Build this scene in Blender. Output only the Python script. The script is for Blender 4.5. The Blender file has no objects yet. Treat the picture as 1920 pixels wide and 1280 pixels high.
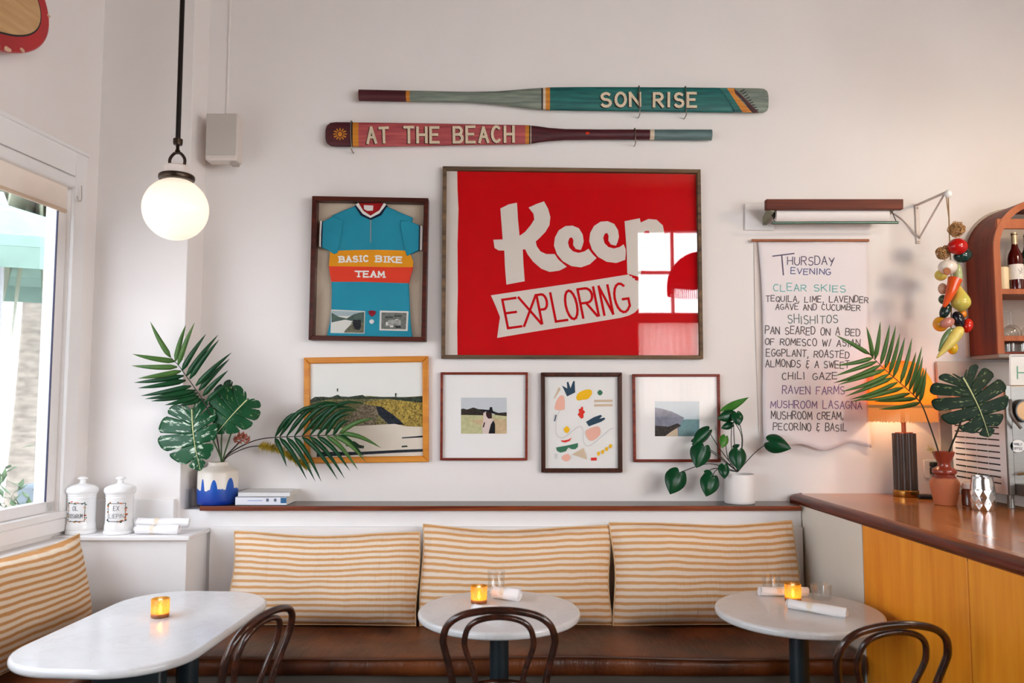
import bpy, math, random
from mathutils import Vector, Matrix
random.seed(7)
S = bpy.context.scene
COL = S.collection
# ------------------------------------------------------------------ camera
F, H, TILT = 1480.0, 1.72, math.radians(4.25)
CT, ST = math.cos(TILT), math.sin(TILT)
cd = bpy.data.cameras.new('camera'); cam = bpy.data.objects.new('camera', cd); COL.objects.link(cam)
cam.location = (0, 0, H); cam.rotation_euler = (math.pi/2 + TILT, 0, 0)
cd.sensor_width = 36.0; cd.lens = 36.0*F/1920; cd.clip_start = 0.05
cd.dof.use_dof = True; cd.dof.focus_distance = 4.85; cd.dof.aperture_fstop = 2.6
S.camera = cam
# ------------------------------------------------------------------ sky and exposure
W = bpy.data.worlds.new('sky'); S.world = W; W.use_nodes = True
bg = W.node_tree.nodes['Background']; bg.inputs[0].default_value = (0.93, 0.965, 1.0, 1); bg.inputs[1].default_value = 12.0
S.view_settings.view_transform = 'Standard'; S.view_settings.look = 'None'
S.view_settings.gamma = 1; S.view_settings.exposure = 0.61
S.cycles.max_bounces = 10; S.cycles.diffuse_bounces = 6; S.cycles.transparent_max_bounces = 16
S.cycles.caustics_reflective = False; S.cycles.caustics_refractive = False; S.cycles.sample_clamp_indirect = 6

YW = 4.93                     # back wall
def portal(loc, rot, sx, sy):
    l = bpy.data.lights.new('window_daylight', 'AREA'); l.shape = 'RECTANGLE'; l.size = sx; l.size_y = sy
    l.cycles.is_portal = True
    o = bpy.data.objects.new('window_daylight', l); COL.objects.link(o); o.location = loc; o.rotation_euler = rot
    return o
R90 = math.pi/2
portal((-2.75, 2.6, 2.05), (0, -R90, 0), 2.0, 3.9)
portal((3.5, -3.12, 3.8), (R90, 0, 0), 3.0, 1.5)
portal((3.5, -3.12, 2.25), (R90, 0, 0), 3.0, 1.6)
portal((-3.02, -0.4, 1.75), (0, -R90, 0), 1.8, 1.7)  # portal for the added left window
portal((4.72, -0.5, 2.2), (0, R90, 0), 1.5, 3.9)  # portal for the added right window
def lamp(loc, power, col, r=0.04):
    l = bpy.data.lights.new('lamp_light', 'POINT'); l.energy = power; l.color = col; l.shadow_soft_size = r
    o = bpy.data.objects.new('lamp_light', l); COL.objects.link(o); o.location = loc; return o

# ------------------------------------------------------------------ projection of a photo point onto a depth
def P(u, v, Y=YW):
    xc = (u-960)/F; yc = (640-v)/F
    dy = CT - yc*ST; dz = ST + yc*CT
    return Vector((xc*Y/dy, Y, H + dz*Y/dy))
def PZ(u, v, z):
    xc = (u-960)/F; yc = (640-v)/F
    dy = CT - yc*ST; dz = ST + yc*CT
    k = (z-H)/dz
    return Vector((xc*k, dy*k, z))
def crop(x0, y0, s):
    return lambda x, y: (x0 + x/s, y0 + y/s)

# ------------------------------------------------------------------ materials
MATS = {}
def srgb(c):
    return tuple(((x/255)/12.92 if x/255 <= .04045 else ((x/255+.055)/1.055)**2.4) for x in c) + (1,)
class NT:
    def __init__(s, name):
        s.m = bpy.data.materials.new(name); s.m.use_nodes = True; s.t = s.m.node_tree
        s.b = s.t.nodes['Principled BSDF']; s.out = s.t.nodes['Material Output']
    def n(s, typ, **kw):
        x = s.t.nodes.new(typ)
        for k, v in kw.items():
            if k.startswith('i_'):
                x.inputs[int(k[2:]) if k[2:].isdigit() else k[2:]].default_value = v
            else: setattr(x, k, v)
        return x
    def l(s, a, b): s.t.links.new(a, b)
    def coord(s, kind='Object', scale=(1, 1, 1), rot=(0, 0, 0)):
        c = s.n('ShaderNodeTexCoord'); mp = s.n('ShaderNodeMapping')
        mp.inputs['Scale'].default_value = scale; mp.inputs['Rotation'].default_value = rot
        s.l(c.outputs[kind], mp.inputs[0]); return mp.outputs[0]
    def mixc(s, fac, a, b):
        x = s.n('ShaderNodeMix', data_type='RGBA')
        for k, v in ((0, fac), (6, a), (7, b)):
            if hasattr(v, 'links'): s.l(v, x.inputs[k])
            else: x.inputs[k].default_value = v
        return x.outputs[2]
    def ramp(s, fac, *stops):
        r = s.n('ShaderNodeValToRGB'); e = r.color_ramp.elements
        while len(e) < len(stops): e.new(.5)
        for k, (p, c) in enumerate(stops): e[k].position = p; e[k].color = c
        s.l(fac, r.inputs[0]); return r.outputs[0]
    def noise(s, vec, scale=5, detail=4, rough=.5):
        x = s.n('ShaderNodeTexNoise'); x.inputs['Scale'].default_value = scale; x.inputs['Detail'].default_value = detail
        x.inputs['Roughness'].default_value = rough; s.l(vec, x.inputs['Vector']); return x.outputs[0]
    def math(s, op, a, b=0.0):
        x = s.n('ShaderNodeMath', operation=op)
        for k, v in ((0, a), (1, b)):
            if hasattr(v, 'links'): s.l(v, x.inputs[k])
            else: x.inputs[k].default_value = v
        return x.outputs[0]
    def bump(s, h, strength=.3, dist=.005):
        x = s.n('ShaderNodeBump'); x.inputs['Strength'].default_value = strength; x.inputs['Distance'].default_value = dist
        s.l(h, x.inputs['Height']); s.l(x.outputs[0], s.b.inputs['Normal'])
    def base(s, col, rough=.5, metal=0, spec=.5):
        if hasattr(col, 'links'): s.l(col, s.b.inputs['Base Color'])
        else: s.b.inputs['Base Color'].default_value = col
        s.b.inputs['Roughness'].default_value = rough; s.b.inputs['Metallic'].default_value = metal
        s.b.inputs['Specular IOR Level'].default_value = spec
        return s.m
def M(name, col, rough=.5, metal=0, spec=.5, var=.06, vs=8, bump=0, bs=60, stretch=(1, 1, 1), c2=None):
    """plain procedural surface: a colour with soft mottling and an optional fine bump"""
    if name in MATS: return MATS[name]
    t = NT(name); c = srgb(col); v = t.coord('Object', stretch)
    d = srgb(c2) if c2 else tuple(x*(1-var*2) for x in c[:3]) + (1,)
    t.base(t.mixc(t.ramp(t.noise(v, vs), (.35, (0, 0, 0, 1)), (.7, (1, 1, 1, 1))), c, d), rough, metal, spec)
    if bump: t.bump(t.noise(v, bs, 3), bump, .003)
    MATS[name] = t.m; return t.m
def wood(name, a, b, axis='x', rough=.4, sc=1.0, spec=.5, grain=30):
    if name in MATS: return MATS[name]
    t = NT(name); st = {'x': (1, grain, grain), 'y': (grain, 1, grain), 'z': (grain, grain, 1)}[axis]
    v = t.coord('Object', tuple(k*sc for k in st))
    n = t.noise(v, 1.6, 6, .6)
    t.base(t.ramp(n, (.32, srgb(b)), (.5, tuple((x+y)/2 for x, y in zip(srgb(a), srgb(b)))), (.68, srgb(a))), rough, 0, spec)
    t.bump(n, .08, .002); MATS[name] = t.m; return t.m
def emit(name, col, strength):
    t = NT(name); t.b.inputs['Base Color'].default_value = srgb(col)
    t.b.inputs['Emission Color'].default_value = srgb(col); t.b.inputs['Emission Strength'].default_value = strength
    t.b.inputs['Roughness'].default_value = .25; MATS[name] = t.m; return t.m
def pane(name, refl=.085, tint=(1, 1, 1, 1), rough=0.0, edge=.55):
    t = NT(name); tr = t.n('ShaderNodeBsdfTransparent'); gl = t.n('ShaderNodeBsdfGlossy'); mx = t.n('ShaderNodeMixShader')
    tr.inputs[0].default_value = tint; gl.inputs['Roughness'].default_value = rough
    lw = t.n('ShaderNodeLayerWeight'); lw.inputs[0].default_value = .35
    f = t.math('POWER', lw.outputs['Facing'], 3.0); f = t.math('MULTIPLY_ADD', f, edge); f.node.inputs[2].default_value = refl
    t.l(f, mx.inputs[0]); t.l(tr.outputs[0], mx.inputs[1]); t.l(gl.outputs[0], mx.inputs[2]); t.l(mx.outputs[0], t.out.inputs[0])
    MATS[name] = t.m; return t.m
def leafmat(name, a, b, c=None, cs=3.0, cpos=.6, rough=.35):
    t = NT(name); v = t.coord('Object')
    col = t.mixc(t.noise(v, 14, 3), srgb(a), srgb(b))
    if c:
        v2 = t.coord('UV', (2.0, 9, 1)); n = t.noise(v2, cs, 4, .6)
        col = t.mixc(t.ramp(n, (cpos, (0, 0, 0, 1)), (cpos+.06, (1, 1, 1, 1))), col, srgb(c))
    t.base(col, rough, 0, .3)
    uv = t.coord('UV', (1, 26, 1)); wv = t.n('ShaderNodeTexWave'); wv.inputs['Scale'].default_value = 1.0; t.l(uv, wv.inputs[0])
    t.bump(wv.outputs[1], .12, .002)
    tl = t.n('ShaderNodeBsdfTranslucent'); ms = t.n('ShaderNodeMixShader'); ms.inputs[0].default_value = .14
    if hasattr(col, 'links'): t.l(col, tl.inputs[0])
    t.l(t.b.outputs[0], ms.inputs[1]); t.l(tl.outputs[0], ms.inputs[2]); t.l(ms.outputs[0], t.out.inputs[0])
    MATS[name] = t.m; return t.m

# ------------------------------------------------------------------ mesh builder
class MB:
    def __init__(s): s.v = []; s.f = []; s.mi = []; s.uv = {}
    def add(s, vs, fs, mi=0, uvs=None):
        o = len(s.v); s.v += [Vector(p) for p in vs]
        if uvs:
            for k, q in enumerate(uvs): s.uv[o+k] = q
        for f in fs: s.f.append([o+i for i in f]); s.mi.append(mi)
        return s
    def hexa(s, p, mi=0):            # 4 bottom + 4 top, same winding
        return s.add(p, [(3, 2, 1, 0), (4, 5, 6, 7), (0, 1, 5, 4), (1, 2, 6, 5), (2, 3, 7, 6), (3, 0, 4, 7)], mi)
    def box(s, x0, x1, y0, y1, z0, z1, mi=0):
        return s.hexa([(x0, y0, z0), (x1, y0, z0), (x1, y1, z0), (x0, y1, z0), (x0, y0, z1), (x1, y0, z1), (x1, y1, z1), (x0, y1, z1)], mi)
    def poly(s, pts, mi=0): return s.add(pts, [tuple(range(len(pts)))], mi)
    def prism(s, a, b, mi=0):        # two matching loops
        n = len(a)
        return s.add(list(a)+list(b), [tuple(range(n-1, -1, -1)), tuple(range(n, 2*n))] + [(i, (i+1) % n, n+(i+1) % n, n+i) for i in range(n)], mi)
    def zprism(s, pts, z0, z1, mi=0):
        return s.prism([(x, y, z0) for x, y in pts], [(x, y, z1) for x, y in pts], mi)
    def pxprism(s, px, y_back, y_front, mi=0):   # outline of photo points on a wall plane, given thickness
        f = [P(u, v, y_front) for u, v in px]
        return s.prism([Vector((p.x, y_back, p.z)) for p in f], f, mi)
    def pxpoly(s, px, Y, mi=0): return s.poly([P(u, v, Y) for u, v in px], mi)
    def tube(s, pts, r, n=10, mi=0, closed=False, cap=True, flat=None):
        pts = [Vector(p) for p in pts]; m = len(pts)
        rs = r if isinstance(r, (list, tuple)) else [r]*m
        T = []
        for i in range(m):
            a = pts[(i-1) % m] if (closed or i) else pts[i]; b = pts[(i+1) % m] if (closed or i < m-1) else pts[i]
            T.append((b-a).normalized() if (b-a).length > 1e-9 else Vector((0, 0, 1)))
        ref = Vector((0, 0, 1)) if abs(T[0].z) < .9 else Vector((1, 0, 0))
        N = (ref - T[0]*ref.dot(T[0])).normalized(); vs = []
        for i in range(m):
            N = (N - T[i]*N.dot(T[i])).normalized(); B = T[i].cross(N)
            for k in range(n):
                a = 2*math.pi*k/n
                vs.append(pts[i] + (N*math.cos(a) + B*math.sin(a)*(flat or 1))*rs[i])
        fs = []
        for i in range(m if closed else m-1):
            j = (i+1) % m
            for k in range(n): fs.append((i*n+k, i*n+(k+1) % n, j*n+(k+1) % n, j*n+k))
        if cap and not closed: fs += [tuple(range(n-1, -1, -1)), tuple(range((m-1)*n, m*n))]
        return s.add(vs, fs, mi)
    def lathe(s, prof, c=(0, 0, 0), n=32, mi=0, cap=True, axis='z', sy=1.0):
        vs = []; c = Vector(c)
        for r, h in prof:
            for k in range(n):
                a = 2*math.pi*k/n
                d = (r*math.cos(a), r*math.sin(a)*sy, h)
                if axis == 'x': d = (h, r*math.cos(a), r*math.sin(a))
                if axis == 'y': d = (r*math.cos(a), h, r*math.sin(a))
                vs.append(c + Vector(d))
        m = len(prof)
        fs = [(i*n+k, i*n+(k+1) % n, (i+1)*n+(k+1) % n, (i+1)*n+k) for i in range(m-1) for k in range(n)]
        if cap: fs += [tuple(range(n-1, -1, -1)), tuple(range((m-1)*n, m*n))]
        return s.add(vs, fs, mi)
    def ball(s, c, rx, ry=None, rz=None, n=16, mi=0, rot=None):
        ry = ry or rx; rz = rz or rx; c = Vector(c); vs = []; m = n//2+1
        for i in range(m):
            th = math.pi*i/(m-1); rr = max(math.sin(th), .001)
            for k in range(n):
                a = 2*math.pi*k/n; d = Vector((rx*rr*math.cos(a), ry*rr*math.sin(a), rz*math.cos(th)))
                vs.append(c + (rot @ d if rot else d))
        return s.add(vs, [(i*n+k, (i+1)*n+k, (i+1)*n+(k+1) % n, i*n+(k+1) % n) for i in range(m-1) for k in range(n)], mi)
    def grid(s, rows, mi=0, uv=True, flip=False):
        m, n = len(rows), len(rows[0]); vs = [p for r in rows for p in r]
        fs = [(i*n+j, i*n+j+1, (i+1)*n+j+1, (i+1)*n+j) for i in range(m-1) for j in range(n-1)]
        if flip: fs = [f[::-1] for f in fs]
        return s.add(vs, fs, mi, [(j/(n-1), i/(m-1)) for i in range(m) for j in range(n)] if uv else None)
OFF = {}
def finish(o, label=None, cat=None, group=None, kind=None):
    if label: o['label'] = label
    if cat: o['category'] = cat
    if group: o['group'] = group
    if kind: o['kind'] = kind
    return o
def thing(name, label, cat, loc=(0, 0, 0), rz=0, group=None, local=False, kind=None):
    o = bpy.data.objects.new(name, None); COL.objects.link(o); o.location = loc; o.rotation_euler = (0, 0, rz)
    o.empty_display_size = .05
    OFF[o.name] = Vector((0, 0, 0)) if local else Vector(loc)
    return finish(o, label, cat, group, kind)
def put(mb, name, mats, parent=None, smooth=40, bevel=0, loc=None, solid=0, sub=0, label=None, seg=2):
    off = OFF.get(parent.name, Vector((0, 0, 0))) if parent else Vector(loc or (0, 0, 0))
    me = bpy.data.meshes.new(name)
    me.from_pydata([tuple(p-off) for p in mb.v], [], mb.f)
    ms = mats if isinstance(mats, (list, tuple)) else [mats]
    for m in ms: me.materials.append(m)
    me.polygons.foreach_set('material_index', mb.mi)
    if mb.uv:
        ul = me.uv_layers.new(name='UVMap')
        for lp in me.loops: ul.data[lp.index].uv = mb.uv.get(lp.vertex_index, (0, 0))
    if smooth:
        me.polygons.foreach_set('use_smooth', [True]*len(me.polygons)); me.set_sharp_from_angle(angle=math.radians(smooth))
    me.update()
    o = bpy.data.objects.new(name, me); COL.objects.link(o)
    if parent: o.parent = parent; OFF[o.name] = off
    else: o.location = off; OFF[o.name] = off
    if solid: k = o.modifiers.new('thickness', 'SOLIDIFY'); k.thickness = solid; k.offset = 0
    if bevel:
        k = o.modifiers.new('edge', 'BEVEL'); k.width = bevel; k.segments = seg; k.limit_method = 'ANGLE'; k.angle_limit = math.radians(35)
    if sub: k = o.modifiers.new('smooth', 'SUBSURF'); k.levels = sub; k.render_levels = sub
    if label: o['label'] = label
    return o
def structure(mb, name, mats, parent=None, **kw):
    o = put(mb, name, mats, parent, **kw)
    if parent is None: o['kind'] = 'structure'
    return o
def dup(root, loc, rz=None, label=None):
    r = root.copy(); COL.objects.link(r); r.location = loc
    if rz is not None: r.rotation_euler = (0, 0, rz)
    if label: r['label'] = label
    for ch in list(root.children):
        c = ch.copy(); COL.objects.link(c); c.parent = r
        for g in list(ch.children):
            d = g.copy(); COL.objects.link(d); d.parent = c
    return r
def curve(pts, n=8, closed=False):
    pts = [Vector(p) for p in pts]; m = len(pts); out = []
    for i in range(m if closed else m-1):
        if closed: a, b, c, d = (pts[(i+k) % m] for k in (-1, 0, 1, 2))
        else: a, b, c, d = pts[max(i-1, 0)], pts[i], pts[i+1], pts[min(i+2, m-1)]
        for k in range(n):
            t = k/n
            out.append(.5*((2*b) + (c-a)*t + (2*a-5*b+4*c-d)*t*t + (3*b-a-3*c+d)*t**3))
    if not closed: out.append(pts[-1])
    return out
def smooth2(pts, n=6, closed=True):
    return [(p.x, p.y) for p in curve([(x, y, 0) for x, y in pts], n, closed)]

# ------------------------------------------------------------------ stroke lettering
def arc(cx, cy, rx, ry, a0, a1, n=8):
    return [(cx+rx*math.cos(math.radians(a0+(a1-a0)*k/n)), cy+ry*math.sin(math.radians(a0+(a1-a0)*k/n))) for k in range(n+1)]
GL = {
 'A': [[(0, 0), (.5, 1), (1, 0)], [(.2, .36), (.8, .36)]],
 'B': [[(0, 0), (0, 1)], [(0, 1)]+arc(.5, .76, .4, .24, 90, -90)+[(0, .52)], [(0, .52)]+arc(.55, .26, .42, .26, 90, -90)+[(0, 0)]],
 'C': [arc(.52, .5, .5, .5, 50, 310, 12)],
 'D': [[(0, 0), (0, 1)], [(0, 1)]+arc(.4, .5, .58, .5, 90, -90, 10)+[(0, 0)]],
 'E': [[(.9, 1), (0, 1), (0, 0), (.92, 0)], [(0, .52), (.75, .52)]],
 'F': [[(.9, 1), (0, 1), (0, 0)], [(0, .52), (.7, .52)]],
 'G': [arc(.5, .5, .5, .5, 55, 300, 12)+[(.95, .2), (.95, .45), (.55, .45)]],
 'H': [[(0, 0), (0, 1)], [(1, 0), (1, 1)], [(0, .5), (1, .5)]],
 'I': [[(.5, 0), (.5, 1)]],
 'K': [[(0, 0), (0, 1)], [(.95, 1), (.05, .45)], [(.3, .6), (1, 0)]],
 'L': [[(0, 1), (0, 0), (.9, 0)]],
 'M': [[(0, 0), (.08, 1), (.5, .3), (.92, 1), (1, 0)]],
 'N': [[(0, 0), (0, 1), (1, 0), (1, 1)]],
 'O': [arc(.5, .5, .5, .5, 90, 450, 16)],
 'P': [[(0, 0), (0, 1)]+arc(.5, .74, .45, .26, 90, -90)+[(0, .48)]],
 'Q': [arc(.5, .5, .5, .5, 90, 450, 16), [(.6, .3), (1, -.05)]],
 'R': [[(0, 0), (0, 1)]+arc(.5, .75, .42, .25, 90, -90)+[(0, .5)], [(.4, .5), (1, 0)]],
 'S': [arc(.5, .76, .42, .24, 40, 250, 8)+arc(.5, .26, .45, .26, 80, -150, 8)],
 'T': [[(0, 1), (1, 1)], [(.5, 1), (.5, 0)]],
 'U': [[(0, 1), (0, .4)]+arc(.5, .4, .5, .4, 180, 360)+[(1, 1)]],
 'V': [[(0, 1), (.5, 0), (1, 1)]],
 'W': [[(0, 1), (.25, 0), (.5, .8), (.75, 0), (1, 1)]],
 'X': [[(0, 0), (1, 1)], [(0, 1), (1, 0)]],
 'Y': [[(0, 1), (.5, .5), (1, 1)], [(.95, .95), (.4, -.05)]],
 'Z': [[(0, 1), (1, 1), (0, 0), (1, 0)]],
 '/': [[(.1, 0), (.9, 1)]], ',': [[(.5, .1), (.3, -.18)]], '.': [[(.45, .03), (.5, .05)]], ':': [[(.4, .2), (.5, .22)], [(.4, .7), (.5, .72)]],
 '&': [[(.85, .95), (.3, 1), (.25, .65), (.6, .55), (.15, .45), (.15, .05), (.8, .1)], [(.5, -.15), (.5, -.05)]],
}
NARROW = {'I': .35, ',': .35, '.': .35, '/': .6, ' ': .75, ':': .4, 'M': 1.15, 'W': 1.2}
def ribbon(mb, pl, w, to3, mi=0):
    for (x0, y0), (x1, y1) in zip(pl[:-1], pl[1:]):
        dx, dy = x1-x0, y1-y0; L = math.hypot(dx, dy)
        if L < 1e-9: continue
        ex, ey = dx/L*w*.4, dy/L*w*.4; nx, ny = -dy/L*w/2, dx/L*w/2
        dz_ = Vector((0, -.00006*(len(mb.f) % 14), 0))
        mb.poly([q_+dz_ for q_ in (to3(x0-ex+nx, y0-ey+ny), to3(x0-ex-nx, y0-ey-ny), to3(x1+ex-nx, y1+ey-ny), to3(x1+ex+nx, y1+ey+ny))], mi)
def write(mb, text, a, b, h, w, to3, mi=0, jit=0, gap=.32, up=-1, serif=False, slant=0):
    """text between a and b along its baseline; up = -1 when the second axis points down (photo points)"""
    wid = [NARROW.get(c, 1.0) for c in text]; tot = sum(wid) + gap*(len(text)-1)
    L = math.hypot(b[0]-a[0], b[1]-a[1]); ux, uy = (b[0]-a[0])/L, (b[1]-a[1])/L
    px, py = (uy, -ux) if up == -1 else (-uy, ux)
    k = L/tot; x = 0.0; r = random.Random(text)
    for c, cw in zip(text, wid):
        if c in GL:
            jy = r.uniform(-jit, jit)*h; jh = 1 + r.uniform(-jit, jit)*1.5; js = r.uniform(-jit, jit)*1.2 + slant
            for st in GL[c]:
                q = []
                for gx, gy in st:
                    s_ = x + (gx*cw if c not in 'I' else cw*gx)*k + gy*js*h*.5; t_ = gy*h*jh + jy
                    q.append((a[0]+ux*s_+px*t_, a[1]+uy*s_+py*t_))
                ribbon(mb, q, w, to3, mi)
                if serif and len(st) == 2 or serif and c in 'MAKT':
                    for (gx, gy) in (st[0], st[-1]):
                        if gy in (0, 1):
                            s_ = x + gx*cw*k; t_ = gy*h
                            X, Yy = a[0]+ux*s_+px*t_, a[1]+uy*s_+py*t_; e = w*.95
                            ribbon(mb, [(X-ux*e, Yy-uy*e), (X+ux*e, Yy+uy*e)], w*.6, to3, mi)
        x += (cw+gap)*k
# ------------------------------------------------------------------ shared materials
plaster = M('plaster', (236, 231, 228), .75, var=.012, vs=3, bump=.05, bs=90, spec=.25)
white_paint = M('white_paint', (238, 236, 235), .4, var=.01, spec=.4)
oak_red = wood('red_oak', (146, 70, 34), (86, 34, 16), 'x', .35, spec=.3)
dark_iron = M('dark_iron', (26, 38, 44), .35, var=.1, spec=.5)
ceramic = M('white_ceramic', (240, 240, 240), .18, var=.01)
napkin = M('white_napkin', (244, 243, 244), .8, var=.015, bump=.25, bs=220, spec=.2)
clear = pane('clear_glass', .05, (.97, .98, .98, 1), .0, .6)
picture_glass = pane('picture_glass', .05, (1, 1, 1, 1), 0, .3)
poster_glass = pane('poster_glass', .085, (1, 1, 1, 1), 0, .3)
black = M('black', (18, 18, 20), .5)

# ------------------------------------------------------------------ room shell
XR, YR, ZC = 4.6, -3.0, 5.2
def XW(y): return -2.505 - .088*(4.69-y)
def LW(y, o, z): return Vector((XW(y)+o, y, z))
def lbox(mb, y0, y1, o0, o1, z0, z1, mi=0):
    return mb.hexa([LW(y0, o0, z0), LW(y0, o1, z0), LW(y1, o1, z0), LW(y1, o0, z0), LW(y0, o0, z1), LW(y0, o1, z1), LW(y1, o1, z1), LW(y1, o0, z1)], mi)
structure(MB().box(-2.63, XR+.2, YW, YW+.15, 0, ZC), 'wall_back', plaster)
b = MB()
WY0, WY1, WZ0, WZ1 = .7, 4.45, 1.10, 3.0
lbox(b, YR, -1.2, -.14, 0, 0, ZC); lbox(b, .4, WY0, -.14, 0, 0, ZC); lbox(b, -1.2, .4, -.14, 0, 0, .9); lbox(b, -1.2, .4, -.14, 0, 2.6, ZC); lbox(b, WY1, YW, -.14, 0, 0, ZC)
lbox(b, WY0, WY1, -.14, 0, 0, WZ0); lbox(b, WY0, WY1, -.14, 0, WZ1, ZC)
structure(b, 'wall_left', plaster)
b = MB().box(XR, XR+.15, YR, -2.4, 0, ZC).box(XR, XR+.15, 1.4, YW, 0, ZC).box(XR, XR+.15, -2.4, 1.4, 0, 1.5).box(XR, XR+.15, -2.4, 1.4, 2.9, ZC)
structure(b, 'wall_right', plaster)
b = MB()                                                           # street wall behind the camera, with its openings
xs = [XW(YR)-.2, 0, 0, 2.05, 4.4, XR+.2]
b.box(xs[0], xs[3], YR-.15, YR, 0, ZC)
b.box(xs[4], xs[5], YR-.15, YR, 0, ZC); b.box(xs[3], xs[4], YR-.15, YR, 0, 1.5); b.box(xs[3], xs[4], YR-.15, YR, 2.98, 3.12); b.box(xs[3], xs[4], YR-.15, YR, 4.5, ZC)
structure(b, 'wall_front', M('front_wall_paint', (92, 74, 64), .7))
def rear_window(name, x0, x1, z0, z1, nv, nh):
    w = thing(name, None, None, (x0, YR, z0), kind='structure')
    f = MB(); t = .05
    for a in [x0+(x1-x0)*k/nv for k in range(nv+1)]: f.box(a-t/2, a+t/2, YR-.1, YR-.04, z0, z1)
    for a in [z0+(z1-z0)*k/nh for k in range(nh+1)]: f.box(x0, x1, YR-.1, YR-.04, a-t/2, a+t/2)
    put(f, 'window_frame', white_paint, w)
    put(MB().box(x0, x1, YR-.075, YR-.065, z0, z1), 'window_pane', clear, w)
rear_window('window_2', 2.05, 4.4, 3.12, 4.5, 4, 2)
rear_window('window_3', 2.05, 4.4, 1.5, 2.98, 3, 2)
w4 = thing('window_added_left', None, None, LW(-.4, 0, .9), kind='structure'); f = MB()  # unseen window added to let more daylight in from the left
for y0, y1, z0, z1 in ((-1.2, -1.13, .9, 2.6), (.33, .4, .9, 2.6), (-1.2, .4, .9, .97), (-1.2, .4, 2.53, 2.6), (-1.2, .4, 1.9, 1.96)): lbox(f, y0, y1, -.12, -.06, z0, z1)
put(f, 'window_frame', white_paint, w4); f = MB(); lbox(f, -1.18, .38, -.095, -.085, .92, 2.58); put(f, 'window_pane', clear, w4)
w5 = thing('window_added_right', None, None, (XR, -.5, 1.5), kind='structure'); f = MB()  # unseen window added in the right wall for light from the right front
for y0, y1, z0, z1 in ((-2.4, -2.34, 1.5, 2.9), (-1.13, -1.07, 1.5, 2.9), (.13, .19, 1.5, 2.9), (1.34, 1.4, 1.5, 2.9), (-2.4, 1.4, 1.5, 1.56), (-2.4, 1.4, 2.84, 2.9)): f.box(XR+.04, XR+.1, y0, y1, z0, z1)
put(f, 'window_frame', white_paint, w5); put(MB().box(XR+.065, XR+.075, -2.39, 1.39, 1.51, 2.89), 'window_pane', clear, w5)
structure(MB().box(-3.4, XR+.2, YR-.2, YW+.15, ZC, ZC+.1), 'ceiling', M('ceiling_paint', (116, 82, 54), .8, var=.01))
t = NT('patterned_tile'); v = t.coord('Object', (1, 1, 1), (0, 0, 0))
ck = t.n('ShaderNodeTexChecker'); ck.inputs['Scale'].default_value = 10; t.l(t.coord('Object', (1, 1, 1), (0, 0, math.radians(45))), ck.inputs[0])
ck.inputs[1].default_value = srgb((140, 134, 126)); ck.inputs[2].default_value = srgb((30, 32, 36))
ck2 = t.n('ShaderNodeTexChecker'); ck2.inputs['Scale'].default_value = 5; t.l(v, ck2.inputs[0])
t.base(t.mixc(ck2.outputs[1], srgb((30, 32, 36)), ck.outputs[0]), .35)
structure(MB().box(-3.4, XR+.2, YR-.15, YW+.15, -.1, 0), 'floor', t.m)
# pilaster in the corner with its low boxed base
structure(MB().box(XW(4.69)-.03, -1.948, 4.69, YW, 0, ZC), 'trim_1', plaster, bevel=.006)
structure(MB().box(XW(4.65)-.05, -1.97, 4.655, 4.695, 0, 1.143), 'trim_2', white_paint, bevel=.004)
# low wall behind the bench
b = MB().box(-1.965, 1.712, 4.735, YW, 0, 1.075)
structure(b, 'wall_low', white_paint)

# ------------------------------------------------------------------ window on the left
w1 = thing('window_1', None, None, LW(2.6, 0, WZ0), kind='structure')
b = MB(); cw = .105
lbox(b, WY1, WY1+cw, 0, .022, WZ0-.02, WZ1+.16); lbox(b, WY0-cw, WY0, 0, .022, WZ0-.02, WZ1+.16)
lbox(b, WY0, WY1, 0, .022, WZ1, WZ1+.16); lbox(b, WY0-cw, WY1+cw, 0, .036, WZ1+.14, WZ1+.165)
put(b, 'window_casing', white_paint, w1, bevel=.004)
b = MB(); lbox(b, WY0-.1, WY1+.085, -.13, .03, WZ0-.035, WZ0+.005); lbox(b, WY0-.1, WY1+.08, 0, .026, WZ0-.11, WZ0-.035)
put(b, 'window_sill', white_paint, w1, bevel=.005)
b = MB()
for y0, y1 in ((WY1-.075, WY1), (WY0, WY0+.075)): lbox(b, y0, y1, -.08, -.02, WZ0, WZ1)
lbox(b, WY0, WY1, -.08, -.02, WZ0+.005, WZ0+.065); lbox(b, WY0, WY1, -.08, -.02, WZ1-.065, WZ1)
put(b, 'window_sash', white_paint, w1, bevel=.004)
b = MB(); lbox(b, WY1-.079, WY1-.073, -.027, -.019, WZ0+.065, WZ1-.065)
put(b, 'window_gasket', M('gasket', (52, 54, 84), .6), w1)
b = MB(); lbox(b, WY0+.07, WY1-.07, -.06, -.054, WZ0+.06, WZ1-.06)
put(b, 'window_pane', pane('window_glass', .03, (.54, .55, .57, 1), 0, .3), w1)
# roller blind
bl = thing('roller_blind', 'cream roller blind pulled almost all the way up in the left window', 'blind', LW(2.6, 0, WZ1))
cream = M('blind_cream', (240, 228, 216), .8, var=.02, bump=.2, bs=250)
b = MB(); lbox(b, WY0+.02, WY1-.02, -.018, .045, 2.925, 2.99)
put(b, 'cassette', white_paint, bl, bevel=.012)
b = MB(); lbox(b, WY0+.04, WY1-.045, .0, .004, 2.79, 2.93); put(b, 'blind_fabric', cream, bl)
b = MB(); lbox(b, WY0+.04, WY1-.045, -.006, .012, 2.775, 2.797); put(b, 'bottom_bar', M('blind_bar', (214, 190, 164), .5), bl, bevel=.006)
put(MB().tube(curve([LW(4.46, .05, 2.95), LW(4.465, .05, 2.87), LW(4.44, .05, 2.855), LW(4.425, .05, 2.88)]), .003, 6), 'cord_loop', M('cord_grey', (190, 180, 170), .6), bl)

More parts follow.
